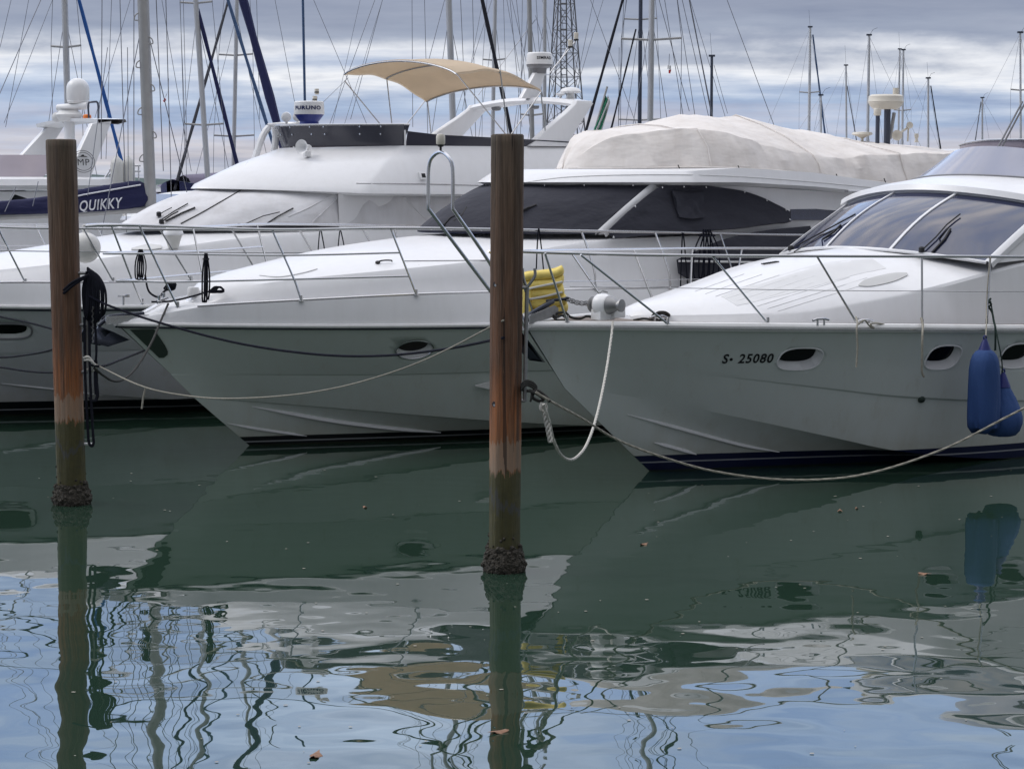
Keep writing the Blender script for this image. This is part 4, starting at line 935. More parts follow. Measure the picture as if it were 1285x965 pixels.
# loudhailer horn on the foot of the screen
p = C.pl(383, 185, .75); ax = C.rayl(383, 185)[1]; ax = Vector((-.92, .38, .05)).normalized(); HS = .74
q = MB().lathe([(a * HS, b * HS) for a, b in [(0, -.05), (.05, -.05), (.06, .0), (.06, .10), (.085, .17), (.14, .235), (.145, .24), (.13, .235), (.05, .14), (.0, .10)]], p - ax * .08, 28, 0, ax); q.box(p + Vector((.03, 0, -.10)), (.10, .06, .08))
C.build(q, 'loudhailer', M['white_paint'])
# radar on its base, small floodlights, light brackets
p = C.pl(388, 153, -.2); dm = MB(); dm.lathe([(.16, -.10), (.14, 0), (.15, .01), (.22, .10), (.222, .105)], p, 36, 1); dm.lathe([(.228, .105), (.232, .12), (.224, .29), (.21, .305), (0, .315)], p, 36, 0)
rd = C.build(dm, 'radome', [M['white_paint'], M['blue_plastic']])
def on_cyl(c, r, az):
    def f(x, y, l):
        a = az - x / r; return c + Vector((math.cos(a) * (r + l), math.sin(a) * (r + l), y))
    return f
vd = C.rayl(388, 145)[1]; az = math.atan2(-vd.y, -vd.x)
lettering('lettering', 'FURUNO', .075, lambda x, y, l: on_cyl(p + Vector((0, 0, .20)), .229, az + .12)(x * 1.35, y, l), M['letter_blue'], rd, flip=True, bold=.003)
for (u, v, rr) in ((359.5, 147, .075), (373.5, 146.5, .07)):
    q = MB().lathe([(0, -.07), (rr * .8, -.06), (rr, -.02), (rr, .06), (rr * .7, .075), (0, .08)], C.pl(u, v, -.9), 20, 0, (-.6, .75, -.1)); q.lathe([(.02, -.14), (.02, 0)], C.pl(u, v, -.9), 8); C.build(q, 'floodlight', M['white_paint'])
q = MB().tube([C.pl(336, 158, -1.3), C.pl(352, 156.5, -1.2), C.pl(372, 156, -.9), C.pl(384, 153.5, -.6)], .035, 10); C.build(q, 'light_bar', M['gel'])
q = MB()
for (u0, v0, u1, v1) in ((389, 133, 392, 126), (396, 132, 398, 122)): q.tube([C.pl(u0, v0, -.2), C.pl(u1, v1, -.2)], .008, 6)
br = C.build(q, 'light_bracket', M['steel'], rd)
for (u, v) in ((395, 125.5), (397.5, 116.5)): q = MB().lathe([(0, -.03), (.03, -.03), (.034, 0), (.034, .055), (0, .06)], C.pl(u, v, -.2), 14); q.lathe([(.036, -.005), (.036, .012)], C.pl(u, v, -.2), 14, 1); C.build(q, 'lamp', [M['cream_plastic'], M['black_rubber']], rd)
# forked white mast foot at the far side
q = MB()
for (a_, b_, c_) in (((318, 205), (330, 170), (337, 160)), ((343, 198), (346, 172), (345, 160))):
    q.tube(cr([C.pl(*a_, -1.3), C.pl(*b_, -1.3), C.pl(*c_, -1.3)], 8), .055, 8)
C.build(q, 'forked_stanchion', M['gel'])
# bimini
def bim(s, t):   # s 0..1 aft, t -1..1 across
    zb = 4.86 + .0 * s; x = 8.78 + (1.62 + .02 * t) * s; y = 1.5 * t * (1 - .02 * s)
    z = (4.865 - .055 * t) * (1 - s) + (4.56 + .04 * t) * s
    return Vector((x, y, z + .20 * (1 - t * t) ** .8 * (1 - .25 * s) + .17 * math.sin(math.pi * s) ** .9 - .02 * math.sin(s * 3 * math.pi) ** 2))
g = MB(); S = [i / 22 for i in range(23)]; T = [-1 + i / 14 for i in range(29)]
up = [[bim(s, t) for t in T] for s in S]; dn = [[p - Vector((0, 0, .012)) for p in r] for r in up]
g.grid(up); g.grid([r[::-1] for r in dn]); bd = lambda q: q[0] + [r[-1] for r in q[1:]] + q[-1][-2::-1] + [r[0] for r in q[-2:0:-1]]
g.grid([bd(up), [p - Vector((0, 0, .035)) for p in bd(up)]], cu=True)
bi = C.build(g, 'bimini_top', M['bimini'], sharp=60, weld=0)
fr_ = MB(); fr_.tube([p - Vector((0, 0, .02)) for p in up[0]], .014, 8); fr_.tube([p - Vector((0, 0, .02)) for p in up[11]], .014, 8); fr_.tube([p - Vector((0, 0, .02)) for p in up[22]], .014, 8)
C.build(fr_, 'bow_tube', M['steel'], bi)
for sg in (1, -1):
    for a_, b_ in (((8.78, 1.5, 4.82), (9.75, 1.52, 3.86)), ((9.6, 1.5, 4.90), (9.75, 1.52, 3.86)), ((10.4, 1.49, 4.58), (9.75, 1.52, 3.86)), ((10.4, 1.49, 4.58), (10.5, 1.5, 3.85))):
        C.build(MB().tube([Vector((a_[0], sg * a_[1], a_[2] - .02)), Vector((b_[0], sg * b_[1], b_[2]))], .011, 6), 'support_tube', M['steel'], bi)
C.build(MB().tube([C.pl(437, 98, -1.5), C.pl(403, 131, -1.45)], .004, 5), 'guy_wire', M['wire'], bi)
# radar arch with raked legs
def leg(sg):
    q = MB(); o = []
    for (x0, x1, z) in ((10.12, 10.86, 3.74), (10.55, 11.12, 4.02), (10.95, 11.36, 4.26), (11.16, 11.5, 4.40), (11.2, 11.5, 4.46)):
        y = sg * (1.50 - .22 * (z - 3.74)); o.append([Vector((x0, y + .07, z)), Vector((x0 - .04, y, z)), Vector((x0, y - .07, z)), Vector((x1, y - .06, z)), Vector((x1 + .03, y, z)), Vector((x1, y + .06, z))])
    q.grid(o, cu=True); q.add(o[-1], [list(range(6))]); return q
la = C.build(leg(1), 'radar_arch', M['gel'], bevel=.01); q = leg(-1); C.build(q, 'far_leg', M['gel'], la, bevel=.01)
q = MB(); rows = []
for i in range(25):
    y = -1.36 + 2.72 * i / 24; zc = 4.40 + .09 * (1 - (y / 1.36) ** 2)
    rows.append([Vector((11.14 + a * .0 + x, y, zc + z)) for a, (x, z) in enumerate(((0, 0), (.06, .055), (.34, .06), (.42, .02), (.36, -.04), (.06, -.045)))])
q.grid(rows, cu=True); q.add(rows[0], [list(range(6))]); q.add(rows[-1], [list(range(6))]); C.build(q, 'crossbeam', M['gel'], la)
for k in (-.8, .2): q = MB().lathe([(0, -.06), (.07, -.05), (.08, -.02), (.08, 0)], Vector((11.3, k, 4.41)), 16); C.build(q, 'ceiling_lamp', M['grey_plastic'], la)
# radar mast leaning aft with dome, lamps on a raked pole, small dome
f0, f1 = C.pl(662, 124, .2), C.pl(676, 92, .2)
q = MB(); q.grid([[f0 + Vector((dx * 1.0, dy, 0)) for dx, dy in ((-.16, .05), (.18, .05), (.18, -.05), (-.16, -.05))], [f1 + Vector((dx, dy, 0)) for dx, dy in ((-.10, .05), (.10, .05), (.10, -.05), (-.10, -.05))]], cu=True)
ms = C.build(q, 'radar_mast', M['gel'], bevel=.012)
dp = C.pl(677, 86.5, .2); dm = MB(); dm.lathe([(.10, -.08), (.12, 0), (.205, .03), (.21, .065)], dp, 36, 1); dm.lathe([(.215, .065), (.218, .08), (.20, .235), (.18, .255), (0, .265)], dp, 36)
rd2 = C.build(dm, 'radome', [M['white_paint'], M['grey_plastic']], ms)
vd = C.rayl(677, 80)[1]; az = math.atan2(-vd.y, -vd.x)
lettering('lettering', 'SIMRAD', .062, lambda x, y, l: on_cyl(dp + Vector((0, 0, .16)), .209, az - .42)(x * 1.1, y, l), M['letter_black'], rd2, flip=True, bold=.002)
q = MB().tube([C.pl(690, 92, .1), C.pl(723, 51, .1)], .012, 6); q.tube([C.pl(694, 94, .1), C.pl(712, 60, .05)], .010, 6); q.tube([C.pl(684, 94, .2), C.pl(698, 95.5, .1), C.pl(700, 92, .1)], .008, 6); pole = C.build(q, 'lamp_pole', M['steel'], ms)
for (u, v) in ((715.5, 57), (723, 48)): q = MB().lathe([(0, -.04), (.033, -.04), (.036, 0), (.04, .075), (.03, .085), (0, .085)], C.pl(u, v, .1), 14); q.lathe([(.043, -.045), (.043, -.02)], C.pl(u, v, .1), 14, 1); C.build(q, 'lamp', [M['cream_plastic'], M['black_rubber']], pole)
p = C.pl(716, 125, .9); C.build(MB().lathe([(.09, -.02), (.07, .04), (.05, .09), (.16, .10), (.17, .125), (.14, .165), (.08, .185), (0, .19)], p, 28), 'tv_dome', M['white_paint'], la)
p = C.pl(703, 126, .9); C.build(MB().lathe([(.015, -.08), (.015, .06), (.07, .08), (.07, .10), (0, .115)], p, 18), 'gps_antenna', M['white_paint'], la)
q = MB(); q.tube([C.pl(700, 173, 1.2), C.pl(712, 169, 1.2), C.pl(745, 170, 1.2)], .012, 6); q.tube([C.pl(702, 179, 1.2), C.pl(745, 174, 1.2)], .012, 6)
for u in (706, 720, 735): q.tube([C.pl(u, 170, 1.2), C.pl(u, 184, 1.2)], .012, 6)
C.build(q, 'stern_rail', M['steel'])
# searchlight bucket and rail gear on the foredeck
p = C.hit(bvT3, 217.5, 311.5)[0] + Vector((0, 0, .10)); q = MB().lathe([(0, -.11), (.07, -.10), (.105, .02), (.125, .07), (.13, .075)], p, 24); q.lathe([(.142, .075), (.145, .085), (.14, .10), (.125, .15), (.07, .195), (0, .205)], p, 24, 1)
C.build(q, 'deck_lamp', [M['white_vinyl'], M['gel']])
topC = [(-.4, .0, 2.74), (-.2, .35, 2.74), (.4, .9, 2.72), (1.41, 1.42, 2.61), (2.6, 1.72, 2.58), (4.13, 1.95, 2.55), (6, 2.05, 2.53), (7.9, 2.08, 2.51), (10.5, 2.06, 2.46)]
mid1 = [(-.1, .1, 2.36), (.6, .92, 2.34), (1.6, 1.45, 2.30), (2.8, 1.75, 2.27), (4.3, 1.98, 2.24), (6.2, 2.08, 2.2), (10.5, 2.06, 2.15)]
paths, posts = [], []
for sg in (1, -1):
    paths += [(mB(sg, topC), .0165), (mB(sg, mid1), .008)]
    for x in (.35, 1.41, 2.5, 3.55, 4.6, 5.65, 6.7, 8.2, 9.6):
        yt, zt = lin([p[0] for p in topC], [p[1] for p in topC], x), lin([p[0] for p in topC], [p[2] for p in topC], x)
        posts.append(mB(sg, [(x, yt, zt), (x + .40, lin([p[0] for p in bwC], [p[1] for p in bwC], x + .4) - .03, 1.86)]))
railing(C, 'bow_rail', paths, posts)
mb = MB()       # small gear on the near rail
for (u, v) in ((131, 373), (31, 358)): pass
strake(C, bvC, [(2, 481), (40, 485), (80, 489.5), (130, 496)], .012)
# ================================================================== wooden mooring piles
def pile(label, base, top, r, seed, lean):
    m = pile_mat('weathered_pile_wood_%d' % seed, seed)
    root = thing('mooring_pile', label, 'mooring pile', base, 0, 'wooden mooring piles')
    rnd = random.Random(seed); rows = []; H_ = top
    zs = [-1.5] + [H_ * i / 60 for i in range(61)] + [H_ + .012]
    n = 48
    for z in zs:
        k = 0 if z < H_ else .03; rr = r * (1.0 + .03 * z / H_) - (.012 if z > H_ else 0)
        row = []
        for i in range(n):
            a = 2 * math.pi * i / n
            d = .004 * math.sin(3 * a + seed + z * .5) + .003 * math.sin(7 * a + 2 * seed) + .0025 * math.sin(17 * a + z * 1.3) + rnd.uniform(-.0012, .0012)
            row.append(Vector((lean[0] * z + (rr + d) * math.cos(a), lean[1] * z + (rr + d) * math.sin(a), z)))
        rows.append(row)
    mb = MB().grid(rows, cu=True); c = Vector((lean[0] * H_, lean[1] * H_, H_ + .016)); b = len(mb.v)
    mb.add(rows[-1] + [c], [(i, (i + 1) % n, n) for i in range(n)])
    mb.build('post', m, root, sharp=60)
    # crust of barnacles and mussels at the waterline
    q = MB()
    for k in range(620):
        z = abs(rnd.gauss(0.02, .13)) - .06; a = rnd.uniform(0, 2 * math.pi); s = rnd.uniform(.010, .026) * (1.1 if z < .22 else .7)
        if z > .46: continue
        R_ = r + (.045 * max(0, 1 - abs(z - .06) / .20)) * rnd.uniform(.5, 1.1)
        p = Vector((lean[0] * z + R_ * math.cos(a), lean[1] * z + R_ * math.sin(a), z))
        d = Vector((math.cos(a), math.sin(a), rnd.uniform(-.5, .8))).normalized()
        q.lathe([(s, -s * .8), (s * .9, 0), (s * .5, s * .7), (s * .3, s * .65)], p, 6, 0, d)
    rows = [[Vector((lean[0] * z + (r + .012 + .035 * math.exp(-((z - .06) / .09) ** 2) + rnd.uniform(-.012, .012)) * math.cos(2 * math.pi * i / 40), (r + .012 + .035 * math.exp(-((z - .06) / .09) ** 2) + rnd.uniform(-.012, .012)) * math.sin(2 * math.pi * i / 40), z)) for i in range(40)] for z in [-.25 + .03 * j for j in range(16)]]
    q.grid(rows, cu=True)
    q.build('barnacle_crust', M['barnacle'], root, sharp=20)
    return root, r
PL, PR = on_water(90.5, 632), on_water(632.5, 716)
pL, rL = pile('round wooden pile hung with black rope coils, in front of the bimini yacht', PL, 3.60, .142, 3, (-.012, 0))
pR, rR = pile('round wooden pile with two bolt holes, standing between the two nearer bows', PR, 3.57, .1265, 8, (.0085, 0))
def steel_bar(root, base, pts, offs, r):
    """Vertical mooring bar held off the pile; pts in photo pixels at the pile's distance."""
    Y = base.y - .02; mb = MB(); P = [at(u, v, Y) - base for u, v in pts]
    mb.tube(cr(P, 14) if len(P) > 2 else P, r, 10)
    o = mb.build('mooring_bar', M['galv'], root)
    for (u0, u1, v) in offs: MB().tube([at(u0, v, Y) - base, at(u1, v, Y) - base], r * .9, 8).build('bracket', M['galv'], o)
    return o
steel_bar(pR, PR, [(661.5, 360), (660, 420), (658.5, 504)], [(640, 662, 361), (638, 659, 503), (648, 661, 482)], .016)
mb = MB(); mb.tube(cr([at(u, v, PR.y - .05) - PR for u, v in ((661, 361), (668, 352), (671.5, 345), (671, 337))], 12), .012, 8); mb.tube(cr([at(u, v, PR.y + .03) - PR for u, v in ((661, 361), (657, 350), (655.5, 337))], 8), .012, 8); mb.build('bar_horns', M['galv'], pR)
steel_bar(pL, PL, [(111, 342), (110.5, 400), (109, 466), (108.5, 468)], [(95, 112, 343), (95, 110, 467), (95, 111, 408)], .018)
MB().tube([at(104, 557, PL.y) - PL, at(116, 557, PL.y) - PL], .013, 8).build('lower_hook', M['white_paint'], pL)
for (u, v) in ((622, 356.5), (620.5, 506)):     # bolt holes
    h = at(u, v, PR.y) - PR; dxy = h.x - .0085 * h.z; y = -math.sqrt(max(.0001, rR ** 2 - dxy ** 2))
    MB().lathe([(.024, -.01), (.024, .004), (.017, .006)], Vector((h.x, y, h.z)), 14, 0, (dxy, y, 0)).build('bolt_hole', M['dark'], pR)
    MB().lathe([(.011, 0), (.011, .012), (0, .014)], Vector((h.x + .006, y, h.z - .008)), 10, 0, (dxy, y, 0)).build('bolt_end', M['galv'], pR)
h = at(75, 349, PL.y) - PL; MB().lathe([(.02, -.01), (.02, .006), (0, .006)], Vector((h.x + .012, -.05, h.z)), 10, 0, (-1, -.6, 0)).build('bolt_hole', M['dark'], pL)
# ================================================================== ropes
def rope(name, label, cat, pts, r, mat, group=None, n=60, twist=False):
    P = cr([tuple(at(*p)) for p in pts], n); mb = MB()
    if twist:       # three visible strands
        t0 = Vector((0, 0, 1)); ph = 0
        for k in range(3):
            S_ = []
            for i, p in enumerate(P):
                t = (P[min(i + 1, n - 1)] - P[max(i - 1, 0)]).normalized(); u = t.orthogonal().normalized() if abs(t.y) > .95 else t.cross(Vector((0, 1, 0))).normalized(); w_ = t.cross(u)
                a = 2 * math.pi * k / 3 + i * .85; S_.append(p + (u * math.cos(a) + w_ * math.sin(a)) * r * .5)
            mb.tube(S_, r * .62, 6)
    else: mb.tube(P, r, 7)
    return tag(mb.build(name, mat, None, weld=0), label, cat, group)
G = 'mooring lines'; dL, dR = PL.y - .17, PR.y - .15
rope('mooring_line', 'black mooring line slung between the two wooden piles in front of the oval porthole', 'rope', [(112, 372, dL), (135, 383, dL - .1), (200, 405, dL - .4), (300, 431, 21.0), (400, 445, 20.4), (480, 446.5, 19.9), (560, 438, 19.2), (632, 424, dR)], .0115, M['rope_navy'], G)
rope('mooring_line', 'pale line sagging from the left pile up to the right pile past the oval porthole', 'rope', [(108, 450, dL), (125, 460, dL), (185, 487, dL - .5), (245, 498, 21.2), (300, 500, 20.9), (380, 494, 20.5), (450, 480, 20.1), (530, 453, 19.5), (632, 402, dR)], .0075, M['rope_pale'], G, 120)
rope('rope_tail', 'short stiff rope end hanging from the knot in the pale line by the left pile', 'rope', [(183, 486, dL - .45), (180, 497, dL - .45), (178, 513, dL - .45)], .009, M['rope_pale'], None, 10)
for i, (lab, pts) in enumerate((('highest of three black lines running left from the left pile, under the oblong porthole', [(-40, 388, 23.5), (0, 397.5, 23.2), (40, 406, 22.7), (90, 420, 22.15)]),
        ('black line rising to the left pile from the left, middle one of three', [(-50, 445, 23.6), (0, 448.5, 23.2), (30, 446, 22.8), (60, 440.5, 22.4), (92, 430, 22.15)]),
        ('lowest of three black lines running left from the left pile, nearly level', [(-40, 457, 23.5), (0, 461, 23.1), (40, 466.5, 22.6), (72, 467.5, 22.2), (100, 464, 22.0)]))):
    rope('mooring_line', lab, 'rope', pts, .010, M['rope_black'], G)
rope('mooring_line', 'black line from the left pile to the stem of the yacht with black window covers', 'rope', [(112, 458, dL), (126, 460, dL), (150, 452, 23.2), (181, 440, 25.6)], .012, M['rope_black'], G)
rope('mooring_line', 'dark grey rope drooping from the left pile up to a cleat on the middle bow', 'rope', [(118, 462, dL), (128, 470, dL + .1), (142, 478, 22.6), (155, 476, 23.2), (172, 460, 24.2), (190, 430, 25.0), (202, 402, 25.7), (211, 381.5, 26.3)], .013, M['rope_grey'], G, 60)
rope('mooring_line', 'white three-strand rope hanging in a deep loop from the windlass to the right pile', 'rope', [(769, 404, 23.4), (767.5, 420, 23.2), (760, 470, 22.2), (748, 525, 20.8), (735, 560, 19.7), (722, 575, 19.1), (712, 576.5, 18.8), (702, 568, 18.5), (694, 550, 18.3), (688, 525, 18.1), (682, 507, 18.02)], .0125, M['rope_white'], G, 150, True)
rope('mooring_line', 'weathered rope from the right pile along the waterline of the navy striped hull', 'rope', [(672, 492, dR), (690, 503, dR + .05), (730, 525, 18.6), (775, 552, 19.3), (830, 573, 19.8), (900, 592, 20.2), (990, 602, 20.4), (1080, 596, 20.3), (1180, 565, 20.0), (1260, 525, 19.8), (1310, 498, 19.6), (1400, 440, 19.2)], .0105, M['rope_pale'], G, 150, True)
# knots of those ropes on the right bar
P0 = lambda u, v, dy=0: at(u, v, PR.y - .06 + dy)
mb = MB(); rnd = random.Random(4)
for k in range(3): mb.tube(cr([P0(655, 482 + k * 3, -.04), P0(660, 478 + k * 2.5, -.07), P0(668, 480 + k * 3, -.05), P0(673, 487 + k * 2, 0), P0(667, 491, .04), P0(657, 488 + k, .04), P0(655, 482 + k * 3, -.04)], 26), .012, 6)
mb.tube(cr([P0(664, 490, -.05), P0(674, 494, -.06), P0(682, 501, -.03), P0(676, 503, .03), P0(668, 498, .0), P0(673, 490, -.05), P0(684, 497, -.02), P0(690, 504, -.05)], 40), .014, 6)
mb.tube(cr([P0(667, 492, -.04), P0(667, 498, -.05), P0(665.5, 504, -.04)], 8), .009, 6)
tag(mb.build('rope_knot', M['rope_grey'], None, weld=0), 'grey rope hitch knotted on the steel bar of the right pile', 'rope')
mb = MB()
for k in range(3):
    mb.tube([P0(682 + 9 * t + 2.2 * math.sin(t * 16 + k * 2.1), 508 + 47 * t, -.04 + .012 * math.cos(t * 16 + k * 2.1)) for t in [i / 30 for i in range(31)]], .010, 6)
mb.tube(cr([P0(680, 505, -.05), P0(678, 512, -.06), P0(681, 516, -.05), P0(686, 512, -.04), P0(684, 506, -.05)], 16), .012, 6)
tag(mb.build('rope_splice', M['rope_white'], None, weld=0), 'frayed white rope end dangling beside the right pile above the water', 'rope')
# black coil hung on the left pile
Q0 = lambda u, v, dy=0: at(u, v, PL.y - .10 + dy)
mb = MB(); rnd = random.Random(21)
for k in range(17):
    a = k / 16; x0, x1 = 106 + 8 * a + rnd.uniform(-1, 1), 109 + 22 * a + rnd.uniform(-2, 2); vb = 372 + 34 * math.sin(math.pi * (.25 + .5 * a)) + rnd.uniform(-4, 4)
    pts = [Q0(110, 338 + rnd.uniform(-2, 3), -.03 * a), Q0((110 + x1) / 2 + 2.5, 341 + 6 * a, -.05), Q0(x1, 360 + rnd.uniform(0, 8), -.05 - .05 * a), Q0(x1 - 1, vb - 6, -.05), Q0((x0 + x1) / 2, vb, 0), Q0(x0, vb - 10, .03), Q0(x0 - 1, 362, .03), Q0(109, 341, .0)]
    mb.tube(cr(pts, 34), .0125, 6)
for k in range(2): mb.tube(cr([Q0(112, 345, -.1), Q0(92, 354 + 4 * k, -.10), Q0(80, 364 + 4 * k, -.04), Q0(71.5, 368 + 4 * k, .06), Q0(72, 370 + 4 * k, .22)], 26), .014, 6)
tag(mb.build('coiled_rope', M['rope_black'], None, weld=0), 'thick coil of black rope hung on the bar of the left pile', 'rope')
mb = MB()
for (u0, v0, u1, v1) in ((106, 398, 111, 552), (112, 395, 117, 548)):
    mb.tube(cr([Q0(u0, v0), Q0(u0 + 1, (v0 + v1) / 2), Q0(u1, v1)], 12), .014, 6)
mb.tube(cr([Q0(111, 552), Q0(112.5, 558), Q0(115.5, 560), Q0(117.5, 555), Q0(117, 548)], 14), .014, 6)
mb.tube(cr([Q0(119, 400), Q0(121, 440), Q0(119, 470), Q0(120, 495)], 12), .012, 6)
mb.tube(cr([Q0(120, 452), Q0(121, 480), Q0(122, 500), Q0(117, 504), Q0(112, 498)], 12), .018, 6)
tag(mb.build('hanging_rope', M['rope_black'], None, weld=0), 'long black rope loop hanging down the left pile to its lowest hook', 'rope')
mb = MB()
for k in range(46):
    p = Q0(116.5 + .6 * math.sin(k * .9), 385 + k * 1.0, -.08); mb.lathe([(0, -.006), (.010, 0), (0, .006)], p, 6)
mb.build('chain', M['galv'], None); tag(bpy.data.objects['chain'], 'short rusty chain hanging among the black ropes of the left pile', 'chain')
mb = MB(); mb.tube(cr([Q0(105, 449, -.04), Q0(111, 448, -.1), Q0(117, 456, -.06), Q0(113, 462, .03), Q0(106, 466, .0)], 20), .012, 6); mb.tube(cr([Q0(106, 452, -.04), Q0(113, 452, -.1), Q0(121, 461, -.06), Q0(116, 466, .03)], 20), .012, 6)
tag(mb.build('rope_knot', M['rope_white'], None, weld=0), 'pale rope hitch knotted on the steel bar of the left pile', 'rope')
# rope hanks on the bow rails
def hank(label, boat, u, v0, v1, y, w, mat, n=5, r=.013, seed=1):
    rnd = random.Random(seed); mb = MB()
    for k in range(n):
        o = (k - (n - 1) / 2) / n * w; e = rnd.uniform(-2, 2)
        pts = [boat.pl(u + o * .4, v0, y + .03), boat.pl(u + o + w * .22, v0 + (v1 - v0) * .45, y + .05), boat.pl(u + o + w * .12, v1 - 4 + e, y + .05), boat.pl(u + o - w * .1, v1 + e, y + .03), boat.pl(u + o - w * .25, v1 - 6 + e, y), boat.pl(u + o - w * .2, v0 + (v1 - v0) * .4, y - .02), boat.pl(u + o * .4, v0, y - .02)]
        mb.tube(cr(pts, 26), r, 6)
    vm = v0 + (v1 - v0) * .12
    mb.tube(cr([boat.pl(u - w * .4, vm, y + .02), boat.pl(u, vm + 1, y + .06), boat.pl(u + w * .4, vm, y + .02), boat.pl(u, vm - 1, y - .04), boat.pl(u - w * .4, vm, y + .02)], 16), r, 6)
    o = mb.build('rope_hank', mat, boat.root, flip=True, weld=0); o.parent = None; o.location = boat.root.location; o.rotation_euler = boat.root.rotation_euler
    return tag(o, label, 'rope', 'rope hanks on the bow rails')
hank('black rope hank hanging from the middle rail nearest the bow tip of the middle yacht', B, 258.5, 318, 379, .62, 8, M['rope_black'], 3, .011, 2)
hank('black rope hank hanging low beside the far bow rail behind the left pile', B, 176.5, 313, 352, -.25, 11, M['rope_black'], 4, .0085, 3)
hank('navy rope hank tied on the rail in front of the lower black window cover', B, 887, 288, 352, 2.08, 26, M['rope_navy'], 4, .010, 5)
def cordline(label, boat, pts, y, r, mat, n=24, name='cord'):
    mb = MB().tube(cr([boat.pl(p[0], p[1], p[2] if len(p) > 2 else y) for p in pts], n), r, 6)
    o = mb.build(name, mat, boat.root, flip=True, weld=0); o.parent = None; o.location = boat.root.location; o.rotation_euler = boat.root.rotation_euler
    return tag(o, label, 'rope')
cordline('black bow rope draped from the far rail across the middle foredeck to the cleat', B, [(182, 345, -.25), (187, 366, -.2), (199, 373, -.12), (206, 366, -.05), (216, 360, .0), (221, 357, .05)], 0, .013, M['rope_black'], 40)
mb = MB()
for k in range(5): mb.tube(cr([B.pl(206 + 3 * k, 362 - k, .05), B.pl(212 + 2 * k, 356, .1), B.pl(219, 360 + k * .6, .08), B.pl(210 + k, 364, .02), B.pl(206 + 3 * k, 362 - k, .05)], 16), .012, 6)
o = mb.build('rope_pile', M['rope_black'], B.root, flip=True, weld=0); o.parent = None; o.location = B.root.location; o.rotation_euler = B.root.rotation_euler; tag(o, 'black rope bundle lying on the tip of the middle foredeck', 'rope')
cordline('black rope stretched along the foredeck from the middle bow to the trunk cabin', B, [(190, 379, .02), (215, 378, .1), (245, 371, .25), (262, 366, .35), (280, 365, .4)], 0, .011, M['rope_black'])
mb = MB()
for k in range(4): mb.tube(cr([B.pl(262 + 3 * k, 367 - k, .4), B.pl(270 + 2 * k, 360, .45), B.pl(281, 364 + k * .6, .42), B.pl(272 + k, 367, .4), B.pl(262 + 3 * k, 367 - k, .4)], 16), .011, 6)
o = mb.build('rope_pile', M['rope_black'], B.root, flip=True, weld=0); o.parent = None; o.location = B.root.location; o.rotation_euler = B.root.rotation_euler; tag(o, 'small black rope turn on the foredeck under the rope hank', 'rope')
for (lab, u, v0, v1, y, boat, col) in (('thin black cords looped over the rail left of the yellow float', 676, 287, 338, 1.95, B, 'rope_black'), ('thin black cords looped over the rail above the lower black window cover', 857, 292, 360, 2.08, B, 'rope_black'), ('thin black cords on the rail in front of the grey side canvas', 427, 289, 316, 1.95, C, 'rope_black'), ('black cord with a toggle on the rail below the white canvas', 402, 288, 318, 1.95, C, 'rope_black')):
    cordline(lab, boat, [(u - 3, v1), (u - 2, (v0 + v1) / 2), (u, v0, y + .03), (u + 3.5, (v0 + v1) / 2), (u + 6, v1)], y, .009, M[col])
cordline('pale cord knotted at the foot of a rail post and sagging to the next post', A, [(1077, 407), (1085, 402), (1091, 409), (1097, 412), (1092, 407), (1102, 406), (1116, 410), (1130, 418), (1146, 419), (1157, 415)], 1.80, .010, M['rope_pale'], 60)
cordline('frayed pale cord end hanging over the rail left of the middle stanchion', A, [(1074, 398, 1.74), (1076, 405, 1.86), (1075, 413, 1.92), (1076, 436, 1.93), (1074.5, 461, 1.93)], 1.9, .011, M['rope_pale'])
cordline('pale cord hanging from the rail post beside the middle oblong porthole', A, [(1156, 399, 1.92), (1158, 408, 1.98), (1157.5, 420, 2.06), (1157, 448, 2.06), (1157, 468, 2.05), (1159.5, 473, 2.05)], 2.0, .013, M['rope_pale'])
cordline('black cord coiled round the rail post above the blue fenders', A, [(1243, 375, 2.03), (1241, 379, 2.08), (1244, 382, 2.08), (1241, 385, 2.06), (1245, 392, 2.06), (1247, 403, 2.12), (1249, 412, 2.25), (1249, 440, 2.27)], 2.05, .012, M['rope_green'], 40)
cordline('grey rope pile lying on the teak bow deck behind the windlass', A, [(820, 398, .3), (826, 392, .4), (835, 392, .45), (840, 397, .4), (830, 401, .35), (818, 399, .3), (822, 394, .35), (836, 395, .42), (841, 400, .4), (826, 402, .4), (808, 400, .3), (795, 402, .2)], .35, .013, M['rope_grey'], 80)
cordline('dark chain and rope tangle on the deck beside the yellow float', A, [(690, 392, .0), (698, 398, .1), (706, 396, .05), (712, 401, .1), (700, 402, .12), (694, 396, .05), (708, 392, .1), (716, 398, .1), (728, 400, .1), (736, 397, .1), (748, 399, .0)], .1, .014, M['rope_grey'], 80)
